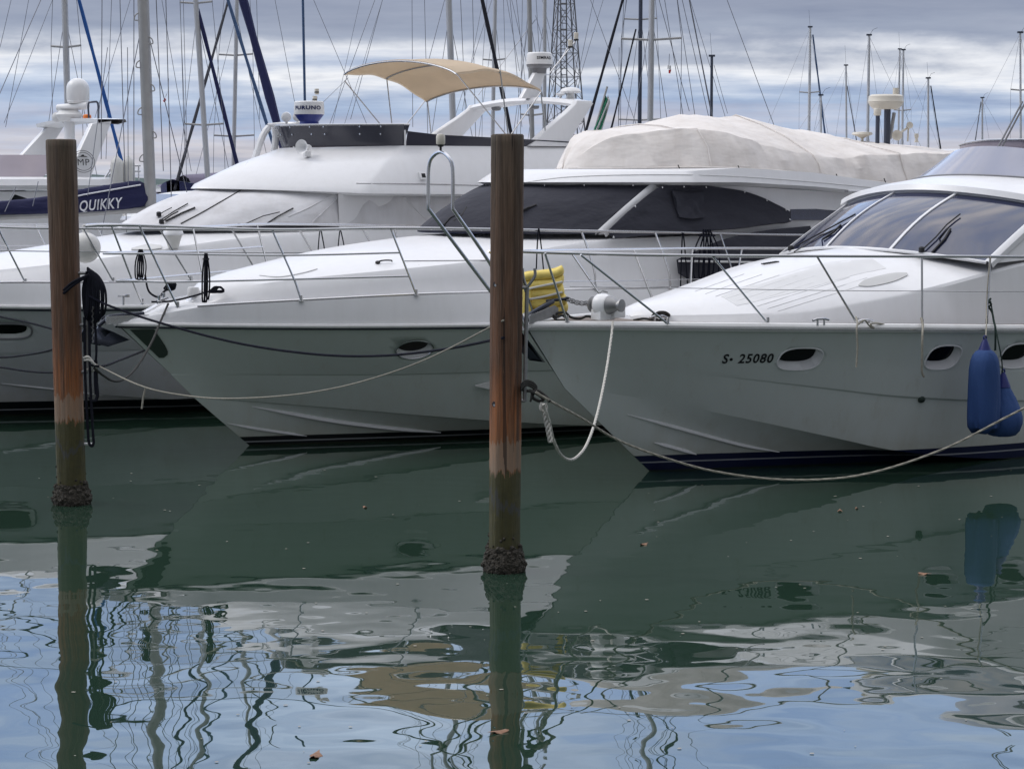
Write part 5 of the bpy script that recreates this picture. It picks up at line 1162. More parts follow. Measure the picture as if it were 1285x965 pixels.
# ================================================================== blue fenders on the near hull
def fender(label, u, v_eye, y, prof, deep, seed, line):
    p = A.W(A.pl(u, v_eye, y)); root = thing('boat_fender', label, 'fender', p, R(38), 'blue fenders')
    rnd = random.Random(seed); n = 40; rows = []
    for r, z in prof:
        rows.append([Vector(((r + (.016 * math.sin(5 * a + seed) + .012 * math.sin(9 * a + z * 7)) * min(1, max(0, (-z - .35) * 2)) * (r > .03)) * math.cos(a), (r + .008 * math.sin(7 * a + z * 5) * min(1, max(0, -z - .3))) * math.sin(a), z + (.03 * math.sin(4 * a + seed) if z < -.95 else 0))) for a in [2 * math.pi * i / n for i in range(n)]])
    mb = MB().grid(rows, cu=True); mb.add(rows[-1], [list(range(n))]); mb.build('cloth_cover', M['blue_fender'], root, sharp=60)
    q = MB().lathe([(.018, .035), (.035, .0), (.05, -.04), (.075, -.10), (.085, -.13), (.0, -.14)], (0, 0, -.01), 20); q.tube([Vector((.022 * math.cos(a), 0, .035 + .022 * math.sin(a))) for a in [2 * math.pi * i / 12 for i in range(12)]], .010, 6, closed=True); q.build('eye', M[deep], root)
    return root
fender('long blue cloth-covered fender hanging on the white hull right of the middle oblong porthole', 1236, 428, 2.36, [(.055, -.09), (.10, -.115), (.135, -.16), (.156, -.22), (.170, -.32), (.176, -.5), (.180, -.7), (.178, -.85), (.170, -.95), (.12, -.99)], 'blue_deep', 1, None)
fender('rounder blue fender half hidden behind the long one on the white hull', 1259, 470, 2.38, [(.02, -.03), (.05, -.09), (.095, -.17), (.145, -.26), (.19, -.36), (.222, -.46), (.222, -.54), (.195, -.62), (.15, -.67), (.10, -.685), (.05, -.69)], 'blue_deep', 2, None)
cordline('pale fender line from the rail down to the long blue fender', A, [(1243, 322, 2.02), (1240, 350, 2.06), (1238, 385, 2.1), (1238, 405, 2.22), (1237, 424, 2.36)], 2.1, .008, M['rope_pale'])
cordline('dark fender line leading to the rounder blue fender', A, [(1243, 378, 2.05), (1247, 400, 2.15), (1253, 430, 2.36), (1257, 452, 2.4), (1258, 468, 2.42)], 2.2, .008, M['rope_green'])
# ================================================================== yellow ribbed float on the bow
p = A.W(A.pl(681, 401, -.28)); root = thing('ribbed_float', 'yellow ribbed inflatable float standing on the bow behind the right pile', 'float', p, R(0))
mb = MB(); rows = []; nz = 60
for i in range(nz + 1):
    f = i / nz; z = .03 + .50 * f; rib = abs(math.sin(math.pi * 5 * f)) ** .55
    w_, d_ = .235 + .012 * rib - .012 * f, .055 + .045 * rib
    rows.append([Vector((math.copysign(abs(math.cos(a)) ** .35, math.cos(a)) * w_ + .05 * (.5 - f) + .012 * math.sin(9 * f + a), math.copysign(abs(math.sin(a)) ** .7, math.sin(a)) * d_, z + .06 * math.cos(a) * .9)) for a in [2 * math.pi * k / 36 for k in range(36)]])
mb.grid(rows, cu=True); mb.add(rows[0], [list(range(36))[::-1]]); mb.add(rows[-1], [list(range(36))]); mb.build('ribbed_body', M['yellow'], root, sharp=70)
MB().box((-.17, -.06, .17), (.10, .12, .34)).build('side_block', M['yellow'], root, bevel=.03)
for k in range(2): MB().tube(cr([Vector((-.18, -.11, .22 + .11 * k)), Vector((0, -.12, .25 + .12 * k)), Vector((.21, -.10, .30 + .11 * k))], 12), .012, 6).build('worn_seam', M['white_vinyl'], root)
# ball fender at the left pile
p = C.W(C.pl(107, 311, 1.5)); root = thing('ball_fender', 'round white ball fender on the rail just right of the left pile', 'fender', p)
MB().lathe([(0, -.21)] + [(.205 * math.cos(a), .205 * math.sin(a)) for a in [math.pi * (-.45 + .9 * i / 14) for i in range(15)]] + [(.04, .21), (.03, .25), (0, .25)], (0, 0, 0), 28).build('ball', M['white_vinyl'], root)
MB().tube([Vector((.03 * math.cos(a), 0, .27 + .03 * math.sin(a))) for a in [2 * math.pi * i / 10 for i in range(10)]], .010, 6, closed=True).build('eye', M['white_vinyl'], root)
# ================================================================== arch yacht behind on the far left
D = Boat('motor_yacht', 'white yacht with a round emblem on its radar arch, far behind the left pile', 'motor yacht', (-14.6, 37.5))
loD = [(1.9, .003, 0), (4.5, 1.15, -.02), (7, 1.7, -.06), (8.7, 1.8, -.1)]
hD, RD = hull_shell([[(0, .02, 1.9), (1.4, 1.2, 1.85), (3, 1.9, 1.8), (5, 2.2, 1.75), (8.7, 2.1, 1.6)], [(1.2, .004, .7), (3, 1.0, .45), (6, 1.75, .1), (8.7, 1.9, 0)], loD, [(2.2, .001, -.3), (3.4, .001, -.7), (8.7, .001, -.7)]], 30, 40, 3)
D.build(hD, 'hull', [M['hullC']], sharp=15)
def dlay(rows, name, mat, parent=None, **k):
    mb = MB()
    g = [[Vector(p) for p in r] + [mirror(p) for p in r[::-1]] for r in rows]; mb.grid(g)
    mb.add(g[0], [list(range(len(g[0])))]); mb.add(g[-1], [list(range(len(g[-1])))]); return D.build(mb, name, mat, parent, **k)
dlay([[(x, y, 1.72), (x, y, z0), (x, y * .9, z0 + .05)] for x, y, z0 in ((1.2, .6, 1.9), (2.5, 1.3, 2.2), (4, 1.6, 2.45), (8.5, 1.7, 2.5))], 'coachroof', M['gel'])
hs = dlay([[(x, y, 2.4), (x + .2, y, 2.75), (x + .25, y + .02, 3.02)] for x, y in ((3.8, 1.2), (5, 1.6), (8.0, 1.7))], 'saloon', M['gel'])
mb = MB()
for sg in (1, -1): mb.grid([[Vector((x, sg * (lin([3.8, 5, 13.5], [1.2, 1.6, 1.7], x) + .03), z)) for x in (4.4, 6, 7, 7.8)] for z in (2.80, 2.92, 3.03)])
D.build(mb, 'side_window', M['port_glass'], hs)
dlay([[(x, y, 3.05), (x - .1, y + .1, 3.13), (x, y + .05, 3.24), (x + .2, y - .1, 3.28)] for x, y in ((4.0, 1.3), (5.2, 1.75), (8.2, 1.8))], 'flybridge', M['gel'])
mb = MB(); q = [[Vector((x + .6 * k, y * (1 - .1 * k), 3.26 + .42 * k)) for x, y in ((6.6, 1.5), (5.7, 1.1), (5.3, .5), (5.2, 0), (5.3, -.5), (5.7, -1.1), (6.6, -1.5))] for k in (0, .5, 1)]; mb.grid(q); D.build(mb, 'flybridge_screen', M['mauve'])
Yd = 1.55
def dl(u, v, y): return D.pl(u, v, y)
arch = None
for sg, pix in ((1, [(106, 231), (115, 222), (145, 152), (120, 155), (84, 225)]), (-1, [(5, 214), (52, 160), (72, 160), (40, 214)])):
    P = [dl(u, v, Yd * sg) for u, v in pix]; P = [Vector((p.x, sg * (Yd - .12 * (p.z - 3.2)), p.z)) for p in P]
    q = MB().prism(P, (0, -.16 * sg, 0)); arch = D.build(q, 'radar_arch' if sg == 1 else 'far_leg', M['gel'], arch, bevel=.02)
P1, P0_ = dl(136, 153, Yd - .12), dl(58, 159, -Yd + .12)
mb = MB(); mb.grid([[P0_.lerp(P1, i / 10) + Vector((dx, 0, dz + .06 * math.sin(math.pi * i / 10))) for dx, dz in ((-.2, -.02), (-.22, .04), (.35, .05), (.38, -.0), (.2, -.05))] for i in range(11)], cu=True); D.build(mb, 'crossbeam', M['gel'], arch)
c0 = dl(104, 203, Yd); ex, ez = Vector((1, 0, 0)), Vector((0, -.12, .99))
for rr in (.20, .165):
    MB_ = MB(); MB_.tube([c0 + Vector((0, .012, 0)) + ex * rr * math.cos(a) * 1.15 + ez * rr * math.sin(a) for a in [2 * math.pi * i / 40 for i in range(40)]], .005, 5, closed=True); D.build(MB_, 'emblem_ring', M['letter_black'], arch)
lettering('emblem_lettering', 'MP', .17, lambda x, y, l: c0 + Vector((0, .010 + l, 0)) + ex * x * 1.1 + ez * (y - .02), M['letter_black'], arch, flip=True)
mb = MB(); mb.prism([c0 + Vector((0, .012, 0)) + ex * a + ez * b for a, b in ((-.12, .075), (.0, .085), (.10, .08), (.06, .10), (.03, .10), (.02, .125), (-.02, .125), (-.04, .095))], (0, .005, 0)); D.build(mb, 'emblem_badge', M['letter_black'], arch)
mp = dl(87, 155, 0); q = MB().tube([mp - Vector((0, 0, .35)), mp + Vector((0, 0, .05))], .10, 14); D.build(q, 'dome_post', M['gel'], arch)
q = MB().lathe([(.05, .02), (.2, .05), (.26, .16), (.16, .25), (.2, .28)], mp, 24); D.build(q, 'antenna_base', M['gel_old'], arch)
sdp = dl(98, 129, 0); q = MB().lathe([(.18, -.02), (.21, .02), (.205, .04), (.215, .06), (.215, .26)] + [(.215 * math.cos(a), .26 + .2 * math.sin(a)) for a in [math.pi / 2 * i / 8 for i in range(1, 9)]], sdp, 32); D.build(q, 'satellite_dome', M['white_paint'], arch)
b0 = dl(92, 134, .0); mb = MB(); mb.tube([dl(73, 136, -.3), dl(110, 133, .3)], .07, 12); D.build(mb, 'radar_scanner', M['white_paint'], arch)
for (u, v) in ((72, 148), (83, 150)): D.build(MB().lathe([(.02, -.04), (.09, 0), (.10, .06), (.05, .1), (0, .11)], dl(u, v, -.2), 14, 0, (-.5, .8, .1)), 'horn', M['gel_old'], arch)
D.build(MB().lathe([(.075, 0), (.08, .02), (.075, .10), (.05, .12), (0, .12)], dl(109.5, 152, .6), 16), 'orange_lamp', M['orange_plastic'], arch)
mb = MB(); mb.tube(cr([dl(112, 153, .7), dl(111, 130, .7), dl(116, 128.5, .8), dl(122.5, 129, .8), dl(123.5, 152, .8)], 20), .02, 6); D.build(mb, 'antenna_hoop', M['alu_dark'], arch); D.build(MB().tube([dl(76, 148, -.5), dl(76.5, 133, -.5)], .015, 6), 'whip_antenna', M['alu_dark'], arch)
mb = MB()
for v in (208, 215): mb.tube([dl(137, v + 6, Yd + .1), dl(144, v, Yd + .1), dl(176, v, Yd + .1)], .02, 6)
mb.tube([dl(126, 231, Yd + .1), dl(143, 207, Yd + .1), dl(148, 205, Yd + .1)], .02, 6)
for u in (150, 162, 174): mb.tube([dl(u, 207, Yd + .1), dl(u, 232, Yd + .1)], .015, 6)
D.build(mb, 'stern_rail', M['steel'])
mb = MB(); mb.tube([dl(0, 195, -.5), dl(40, 200, .6), dl(62, 200, 1.2)], .015, 6)
for k in range(5): mb.tube(cr([dl(48 + 5 * k, 219, 1.3), dl(50.5 + 5 * k, 212, 1.3), dl(53 + 5 * k, 219, 1.3)], 8), .012, 5)
D.build(mb, 'seat_rail', M['steel'])
for i, (u, lab) in enumerate(((147, 'left one of two upright pale fenders racked at the stern of the far left yacht'), (161.5, 'right one of two upright pale fenders racked at the stern of the far left yacht'))):
    p = D.W(dl(u, 232, Yd + .3)); o = MB().lathe([(.11, 0), (.118, .1), (.118, .36), (.10, .44), (.05, .49), (.03, .52), (0, .525)], p, 22).build('rack_fender', M['white_vinyl'], None); tag(o, lab, 'fender', 'fenders racked at the stern')
# ================================================================== sailing boats behind
def yacht_hull(L, beam, fb, nb):
    """Sailing hull along +X (bow at +L*0.58), centred on the mast."""
    x1, x0 = L * .58, -L * .42; n = 22
    sh = [(x1 - (x1 - x0) * i / (n - 1)) for i in range(n)]
    def half(x, k): t = (x1 - x) / (x1 - x0); return beam / 2 * k * (math.sin(math.pi * min(1, t * 1.05 + .02) ** .72 * .5 + .0) ** 1.0 if t < .55 else 1 - .35 * ((t - .55) / .45) ** 2)
    mb = MB(); rows = []
    for x in sh:
        t = (x1 - x) / (x1 - x0); z = fb + nb * (1 - t) ** 2; xo = x + .35 * 0
        w_ = half(x, 1)
        h_ = [(x, w_, z), (x - .25 * (1 - t) * 1, w_ * .93, z * .45), (x - .5 * (1 - t), w_ * .72, 0), (x - .9 * (1 - t), 0.01, -.5)]
        rows.append([Vector((x, 0, z + .05))] + [Vector(p) for p in h_] + [Vector((p[0], -p[1], p[2])) for p in h_[::-1]])
    mb.grid(rows, cu=True); mb.add(rows[-1], [list(range(len(rows[0])))]); return mb, x1, x0
def sailboat(label, u, Y, wpx, vtop=None, head=1, L=9.0, hull='gel', mast='alu', u_bot=None, spread=(), stays=(), furls=(), shrouds=True, fb=.95, nb=.3, cabin=True, wire=.006, sm=2.2):
    base = at(u if u_bot is None else u_bot, 228, Y); base.z = 0
    root = thing('sailing_boat', label, 'sailing boat', base, 0, 'sailing boats in the rows behind')
    mb, x1, x0 = yacht_hull(L, L * .31, fb, nb)
    if head < 0: mb.v = [(-x, y, z) for x, y, z in mb.v]
    mb.build('hull', M[hull], root)
    s = head
    if cabin:
        c = MB(); rows = [[Vector((s * x, y * w_, z)) for y, z in ((-1, fb), (-.85, fb + h_), (0, fb + h_ + .06), (.85, fb + h_), (1, fb))] for x, w_, h_ in ((L * .30, .3, .06), (L * .2, .7, .28), (-.1 * L, .9, .38), (-.16 * L, .9, .38), (-.165 * L, .9, .02))]
        c.grid(rows); c.add(rows[0], [list(range(5))]); c.add(rows[-1], [list(range(5))]); c.build('coachroof', M['gel'], root, sharp=30)
    ztop = 3.2 + (228 - vtop) * Y / F_PX if vtop is not None else 3.2 + 330 * Y / F_PX + 2
    if u_bot is not None: lean = (at(u, 0, Y) - at(u_bot, 228, Y)).x / (228 * Y / F_PX)
    else: lean = 0.0
    def mp(z): return Vector((lean * (z - 3.2), 0, z))
    r = wpx * Y / F_PX / 2; m_ = MB()
    rows = [[mp(z) + Vector((k * r * 1.0 * math.cos(a), k * r * 1.25 * math.sin(a), 0)) for a in [2 * math.pi * i / 14 for i in range(14)]] for z, k in ((fb, 1), (ztop * .7, 1), (ztop, .85))]
    m_.grid(rows, cu=True); m_.add(rows[-1], [list(range(14))]); mo = m_.build('mast', M[mast], root)
    top = mp(ztop)
    if vtop is not None:
        h = MB(); q_ = (Y * 7.3) % 1; h.box(top + Vector((0, 0, .03)), (.16, .1, .05)); [h.tube([top, top + Vector((.05 + .1 * q_, 0, .12 + .1 * q_)), top + Vector((.12 + .2 * q_, 0, .14 + .15 * q_))], .006, 5) for _ in range(q_ > .45)]; [h.tube([top, top + Vector((-.05, 0, .25 + .6 * (1 - q_)))], .004, 5) for _ in range(q_ < .6)]; h.build('masthead', M['alu_dark'], mo)
    tips = []
    for (v, hw) in spread:
        z = 3.2 + (228 - v) * Y / F_PX; w_ = hw * Y / F_PX; c = mp(z); dy = .25
        for sg in (1, -1):
            MB().tube([c, c + Vector((sg * w_, -.12 * sg, .03))], .022, 6).build('spreader', M['alu_grey'], mo)
        tips.append((z, w_))
    if shrouds:
        for sg in (1, -1):
            pts = [top] + [mp(z) + Vector((sg * w_, -.12 * sg, .03)) for z, w_ in tips] + [Vector((sg * (tips[-1][1] if tips else L * .12), -.1 * sg, fb))]
            MB().tube(pts, wire, 4).build('shroud', M['wire'], root)
            MB().tube([mp(ztop * .62), Vector((sg * L * .10, .5 * sg, fb))], wire, 4).build('shroud', M['wire'], root)
        MB().tube([top, Vector((s * x0 * .97, 0, fb))], wire, 4).build('backstay', M['wire'], root)
    for (u0, v0, u1, v1, rpx, mat, *yy) in furls:     # furled headsails and stays, by two photo points at the boat's distance
        a, b = at(u0, v0, Y) - base, at(u1, v1, yy[0] if yy else Y) - base; d = (b - a).normalized(); a2 = a - d * (8 if v0 <= 12 else .0); k = (b.z - fb - nb * .6) / max(.05, -d.z); b2 = b + d * k
        rr = rpx * Y / F_PX / 2; n = 26; P = [a2.lerp(b2, i / n) for i in range(n + 1)]
        R_ = [rr * (.75 + .35 * min(1, i / n * 1.3)) * (1 + .16 * math.sin(i * 2.1)) for i in range(n + 1)]
        MB().tube(P, R_, 8).build('furled_sail' if rpx > 2 else 'forestay', M[mat], root)
    for (u0, v0, u1, v1) in stays: 
        a, b = at(u0, v0, Y) - base, at(u1, v1, Y) - base; MB().tube([a + (a - b).normalized() * (6 if v0 <= 0 else 0), b], wire, 4).build('stay', M['wire'], root)
    return root, base, mp, fb
E5 = sailboat('sailing boat with a white lettered navy boom cover and a thick stepped grey mast', 179.5, 36.0, 14.5, None, 1, 10, 'gel', 'alu_grey', 188, ((-40, 30),), ((196, 0, 205, 215), (168, 0, 168, 230), (128, 0, 127, 200)), ((305, 0, 357, 190, 10, 'sail_navy'),), wire=.007)
root, base, mp, fb = E5
for k in range(7):       # mast steps
    v = 20 + 29 * k; z = 3.2 + (228 - v) * 36 / F_PX; c = mp(z); sg = 1 if k % 2 else -1
    MB().tube(cr([c + Vector((.07 * sg, -.05, 0)), c + Vector((.125 * sg, -.05, -.04)), c + Vector((.14 * sg, -.05, -.11)), c + Vector((.08 * sg, -.05, -.12))], 10), .010, 6).build('mast_step', M['alu_grey'], root)
bp = lambda u, v, dy=0: at(u, v, 36.0 + dy) - base
MB().tube([bp(187, 262), bp(100, 268), bp(-190, 280)], .055, 10).build('boom', M['alu_grey'], root)
prof = [(187, 240, 254), (184, 233, 258), (179, 229, 260), (172, 227, 261.5), (152, 229.5, 264.5), (130, 233, 266), (105, 237, 267.5), (85, 241.5, 268.3), (68, 245, 269), (40, 249, 269.5), (15, 251.5, 269.5), (-30, 255, 271), (-110, 262, 275), (-185, 270, 279)]
rows = []
for q in cr([(*p,) for p in prof], 60):
    u, t_, b_ = q; h = (b_ - t_) * 36 / F_PX; c = bp(u, (t_ + b_) / 2); wv = 1 + .05 * math.sin(u * .21) + .03 * math.sin(u * .5)
    rows.append([c + Vector((0, (.11 + .05 * max(0, -math.sin(a))) * wv * math.cos(a) * (1.0 if math.sin(a) < .3 else .8), h / 2 * math.sin(a) * (1 + .02 * math.sin(u * .4)))) for a in [2 * math.pi * i / 20 for i in range(20)]])
mb = MB().grid(rows, cu=True); mb.add(rows[0], [list(range(20))]); mb.add(rows[-1], [list(range(20))]); cvr = mb.build('boom_cover', M['cover_navy'], root, sharp=60); bvQ = bvh_of(mb)
def on_cover(x, y, l):
    p = Vector((x, -3, y)); h = bvQ.ray_cast(p, Vector((0, 1, 0))); return (h[0] if h[0] else Vector((x, -.15, y))) + Vector((0, -.012 - l, 0))
cq = bp(127, 257.5)
lettering('boat_name_lettering', 'QUIKKY', .235, lambda x, y, l: on_cover(cq.x + x * .72, cq.z + y * 1.0 + x * .06, l), M['letter_white'], cvr, bold=.004, shear=.2)
MB().tube([on_cover(bp(x, 0).x, bp(x, lin([68, 105, 175], [252, 244, 232], x)).z, .0) for x in range(70, 176, 8)], .012, 6).build('piping', M['letter_white'], cvr)
for (u0, v0, u1, v1) in ((135, 60, 110, 246), (160, 60, 161, 233), (48, 228, 41, 259), (20, 235, 6, 266)): MB().tube([bp(u0, v0, -.1), bp(u1, v1, -.16)], .006, 4).build('lazy_jack', M['wire'], root)
sailboat('sloop with a lavender-grey mast and one bright blue furled headsail, behind the satellite dome', 81, 46, 8, None, 1, 9, 'gel', 'alu', 87.5, ((62, 20),), ((36, 0, 7, 160), (14, 0, 0, 60), (66, 0, 5, 155), (140, 0, 133, 200)), ((99, 0, 150, 193, 4.2, 'sail_blue'),))
sailboat('sloop with a pale mast carrying two pairs of spreaders, right of the stepped grey mast', 245.5, 50, 7, None, 1, 9, 'gel', 'alu', 261, ((8, 21), (158, 25)), ((226, 0, 232, 200), (230, 0, 235, 200), (203, 0, 240, 215)), ((247, 8, 299, 212, 4.5, 'sail_navy'), (284, -6, 347, 195, 4, 'sail_steel')))
sailboat('tall sailing boat with a navy bow under a lavender cover and a black furled forestay', 297.5, 55, 5.2, None, -1, 10, 'sail_navy', 'alu', 292.5, ((72, 22), (172, 26)), ((322, 0, 326, 150), (345, 0, 372, 140)), ((286, 3, 225, 218, 3.4, 'sail_black', 49.6),), fb=2.75, nb=.45, cabin=False)
root = bpy.data.objects['sailing_boat.003']; c1_ = MB().grid([[Vector((x, y, 3.05 + .30 * (1 - (y / w_) ** 2) + .1 * (x + 4.6) * .2)) for y in (-w_, -w_ * .5, 0, w_ * .5, w_)] for x, w_ in ((-4.9, .25), (-4, .7), (-2.5, 1.25), (0, 1.6), (2.8, 1.5))]).build('deck_cover', M['lav_cover'], root)
c2_ = MB().grid([[Vector((x, (w_ + .03), z)) for z in (1.4, 2.2, 2.95)] for x, w_ in ((-4.2, .75), (-2.5, 1.35), (0, 1.6), (2.8, 1.5))]).build('side_cover', M['lav_cover'], root)
for o in list(root.children):
    if o.name.split('.')[0] in ('hull', 'deck_cover', 'side_cover'): o.rotation_euler = (0, 0, R(84))
sailboat('thin blue masted boat seen over the radar with the blue base', 380, 66, 3.2, None, 1, 8, 'gel', 'sail_steel', 384.5, (), ((452, 0, 410, 190), (480, 0, 425, 180)), (), shrouds=False)
sailboat('sloop with a thick lilac-grey mast rising behind the tan bimini', 563, 46.5, 8, None, 1, 9.5, 'gel', 'alu', 571, ((-30, 30),), ((517, 0, 518, 160), (480, 0, 440, 150), (558, 0, 537, 80), (578, 0, 584, 140)), ((605, 0, 643, 175, 4.6, 'sail_black'),))
sailboat('thinner masted boat right of the mast behind the tan bimini', 621.5, 60, 5, None, -1, 8, 'gel', 'alu', 617, ((78, 14),), ((636, 0, 652, 90), (642, 0, 668, 110), (606, 0, 580, 140)), ())
sailboat('sailing boat with a mast just left of the lattice tower behind the white radome', 664, 51, 6, None, -1, 9, 'gel', 'alu_grey', 669, ((146, 14),), ((600, 120, 672, 25), (640, 0, 655, 160), (648, 0, 665, 160)), ())
sailboat('sailing boat with a slim mast touching the left leg of the lattice tower', 683.5, 56, 5, None, 1, 8.5, 'gel', 'alu', 683, (), ((672, 20, 690, 80), (757, 0, 727, 100), (745, 0, 720, 120)), ())
sailboat('sailing boat with a slate blue mast and dark furled sail right of the lattice tower', 804, 63, 5, None, -1, 9, 'gel', 'alu_dark', 802, ((28, 20), (152, 26)), ((777, 60, 776, 160), (783, 0, 776, 140)), ((781.5, 0, 731, 180, 3.4, 'sail_black'),), wire=.007)
sailboat('sailing boat with a thick white mast and long spreaders behind the beige cover', 818, 43, 7.5, None, -1, 9, 'gel', 'alu', 815, ((53, 37),), ((827, 0, 865, 140), (834, 0, 858, 150), (850, 0, 872, 145), (856, 0, 890, 150)), ((798, 37, 766, 166, 2.6, 'sail_black'), (865, 0, 893, 143, 1.6, 'wire')))
sailboat('boat with a short dark slate mast above the ridge of the beige cover', 892, 58, 4, 74, 1, 7, 'gel', 'alu_dark', None, (), ((896, 82, 913, 143),), (), shrouds=False)
far = [('far boat with a white mast and dark furled forestay right of the beige cover ridge', 1017, 38, 78, 4, ((118, 12),), ((1020, 44, 1034, 158, 2.4, 'sail_steel'),), 1, 1014.5),
       ('far boat with a stub mast carrying a black block, beside the dark furled forestay', 1029.5, 122, 73, 3, (), (), 1, 1030.5),
       ('far boat with a slender mast left of the beige radome', 1061, 85, 87, 2.8, (), ((1063, 108, 1073, 166, 1.4, 'wire'),), 1, 1062.5),
       ('far boat with the tallest pale mast just left of the beige radome', 1088, 48, 69, 4.2, (), (), -1, None),
       ('far boat with the left mast of the close pair behind the beige radome', 1126.5, 65, 94, 2.8, (), (), -1, None),
       ('far boat with the right mast of the close pair behind the beige radome', 1134.5, 66, 82, 3.2, ((140, 10),), (), 1, 1131.5),
       ('far boat with a grey mast and dark forestay right of the white arch end', 1165, 101, 75, 3.4, (), ((1168, 108, 1180, 184, 1.8, 'sail_black'),), 1, 1164.5),
       ('far boat with a low thin mast over the tinted flybridge of the nearest yacht', 1233, 125, 92, 2.8, (), ((1231, 128, 1222, 190, 1.5, 'wire'),), -1, 1232.5),
       ('far boat with a pale mast at the right edge of the view', 1280, 45, 63, 3.2, ((115, 11),), (), 1, 1281)]
for lab, u, vt, Y, w_, sp, fu, hd, ub in far: sailboat(lab, u, Y, w_ * .9, vt, hd, 8, 'gel', 'mast_far', ub, sp, (), fu, wire=.004)
# small cabin boat in the gap
base = at(206, 228, 44.5); base.z = 0; root = thing('motor_boat', 'small grey and white cabin boat between the stepped grey mast and the navy bow', 'motor boat', base, R(30))
mb, x1, x0 = yacht_hull(6.0, 2.2, 1.5, .5); mb.v = [(-x, y, z) for x, y, z in mb.v]; mb.build('hull', M['gel_old'], root)
mb = MB(); rows = [[Vector((x, y, z)) for y, z in ((-w_, 1.5), (-w_ * .9, z1), (0, z1 + .05), (w_ * .9, z1), (w_, 1.5))] for x, w_, z1 in ((-1.5, .6, 1.9), (-.5, .85, 2.55), (.2, .95, 2.95), (1.6, .95, 3.0), (1.62, .95, 1.6))]
mb.grid(rows); mb.build('cabin', M['gel_old'], root, sharp=25)
mb = MB().grid([[Vector((x - .04, y * w_, z + .03)) for y in (-.85, 0, .85)] for x, w_, z in ((-.48, .85, 2.56), (.12, .92, 2.92))]); mb.build('windscreen', M['tint'], root)
mb = MB()
for y in (-1, 1): mb.tube(cr([Vector((-2.6, y * .5, 2.0)), Vector((-2.4, y * .6, 2.7)), Vector((-1, y * .95, 2.7)), Vector((-.9, y * .98, 1.9))], 16), .02, 6)
mb.build('pulpit_rail', M['steel'], root)
# ------------------------------------------------------------------ lattice tower on the quay behind
YT = 106.0; tb_ = at(711, 228, YT); tb_.z = 1.3
root = thing('lattice_tower', 'grey steel lattice tower rising behind the white radar arch', 'tower', tb_)
def tw(z): return max(.1, (60 - 38 * (z - 0) / 10.6) * YT / F_PX / 2)     # half width
lv = [0, .9, 1.8, 2.75, 3.7, 4.7, 5.7, 6.8, 7.9, 9.0, 10.2, 11.4, 12.6]
def corner(k, z): a = R(45 + 90 * k + 12); w_ = tw(z) * 1.25; return Vector((w_ * math.cos(a) - .012 * z, w_ * math.sin(a), z))
for k in range(4): MB().tube([corner(k, z) for z in lv], .034, 5).build('leg', M['lattice'], root)
mb = MB()
for z0, z1 in zip(lv, lv[1:]):
    for k in range(4):
        a, b, c, d = corner(k, z0), corner((k + 1) % 4, z0), corner((k + 1) % 4, z1), corner(k, z1)
        mb.tube([a, c], .015, 4); mb.tube([b, d], .015, 4); mb.tube([d, c], .013, 4)
mb.build('bracing', M['lattice'], root)
mb = MB()
for dx in (-.22, .05): mb.tube([Vector((dx, 0, 0)), Vector((dx - .1, 0, 12.6))], .034, 5)
for i in range(40): mb.tube([Vector((-.22 - .1 * i / 40, 0, .3 + i * .3)), Vector((.05 - .1 * i / 40, 0, .3 + i * .3))], .02, 4)
mb.build('ladder', M['lattice'], root)
mb = MB(); mb.box((-.3, 0, 3.1), (2.6, 1.8, .12)); mb.build('platform', M['lattice'], root)
# ------------------------------------------------------------------ flags
q0, q1 = at(762, 109, 38.5), at(745, 168, 38.5); root = thing('ensign_flag', 'furled green and white flag drooping on a slanted staff behind the beige cover', 'flag', q1)
MB().tube([q0 - q1, (q1 - q0) * .35], .018, 6).build('staff', M['alu_grey'], root)
for nm, mt, o0, o1 in (('green_cloth', 'flag_green', 0, .10), ('white_cloth', 'flag_white', .09, .17)):
    rows = []
    for i in range(14):
        t = i / 13; c = (q0 - q1).lerp(Vector((0, 0, 0)), .18 + .72 * t)
        rows.append([c + Vector((.015 + o0 * .45 * (1 - .2 * t) + (o1 - o0) * s_ * (.5 + .5 * t) - .05 * t, .03 * math.sin(s_ * 9 + t * 4), -.12 * s_ - .05 * t)) for s_ in [k / 8 for k in range(9)]])
    mb = MB().grid(rows); mb.grid([[p + Vector((0, .008, 0)) for p in r[::-1]] for r in rows]); mb.build(nm, M[mt], root)
def pennant(label, pts, Y, cols):
    base = at(*pts[0], Y); root = thing('pennant', label, 'flag', base)
    for (a, b, c, d, m_) in cols:
        P = [at(*q, Y) - base for q in (a, b, c, d)]; mb = MB().grid([[P[0].lerp(P[1], s / 4) + Vector((0, .02 * math.sin(s * 2), 0)) for s in range(5)], [P[3].lerp(P[2], s / 4) + Vector((0, .02 * math.sin(s * 2 + 1), 0)) for s in range(5)]]); mb.grid([[p + Vector((0, .006, 0)) for p in r] for r in ([P[0], P[1]], [P[3], P[2]])]); mb.build('cloth', M[m_], root)
    MB().tube([at(pts[0][0] + .5, pts[0][1] - 14, Y) - base, Vector((0, 0, 0))], .006, 4).build('halyard', M['wire'], root)
pennant('small white and red pennant among the rigging right of the stepped mast', [(211, 113)], 50, [((211, 113), (209, 120), (206.5, 123), (209, 119), 'flag_white'), ((207, 123), (208.5, 126), (206, 129), (204.5, 127), 'flag_red')])
pennant('tiny white and red pennant in the rigging above the beige cover', [(839.5, 82)], 44, [((838, 82), (842, 83), (842, 88), (837.5, 87), 'flag_white'), ((839, 88), (842.5, 88), (841, 93), (839, 92), 'flag_red')])
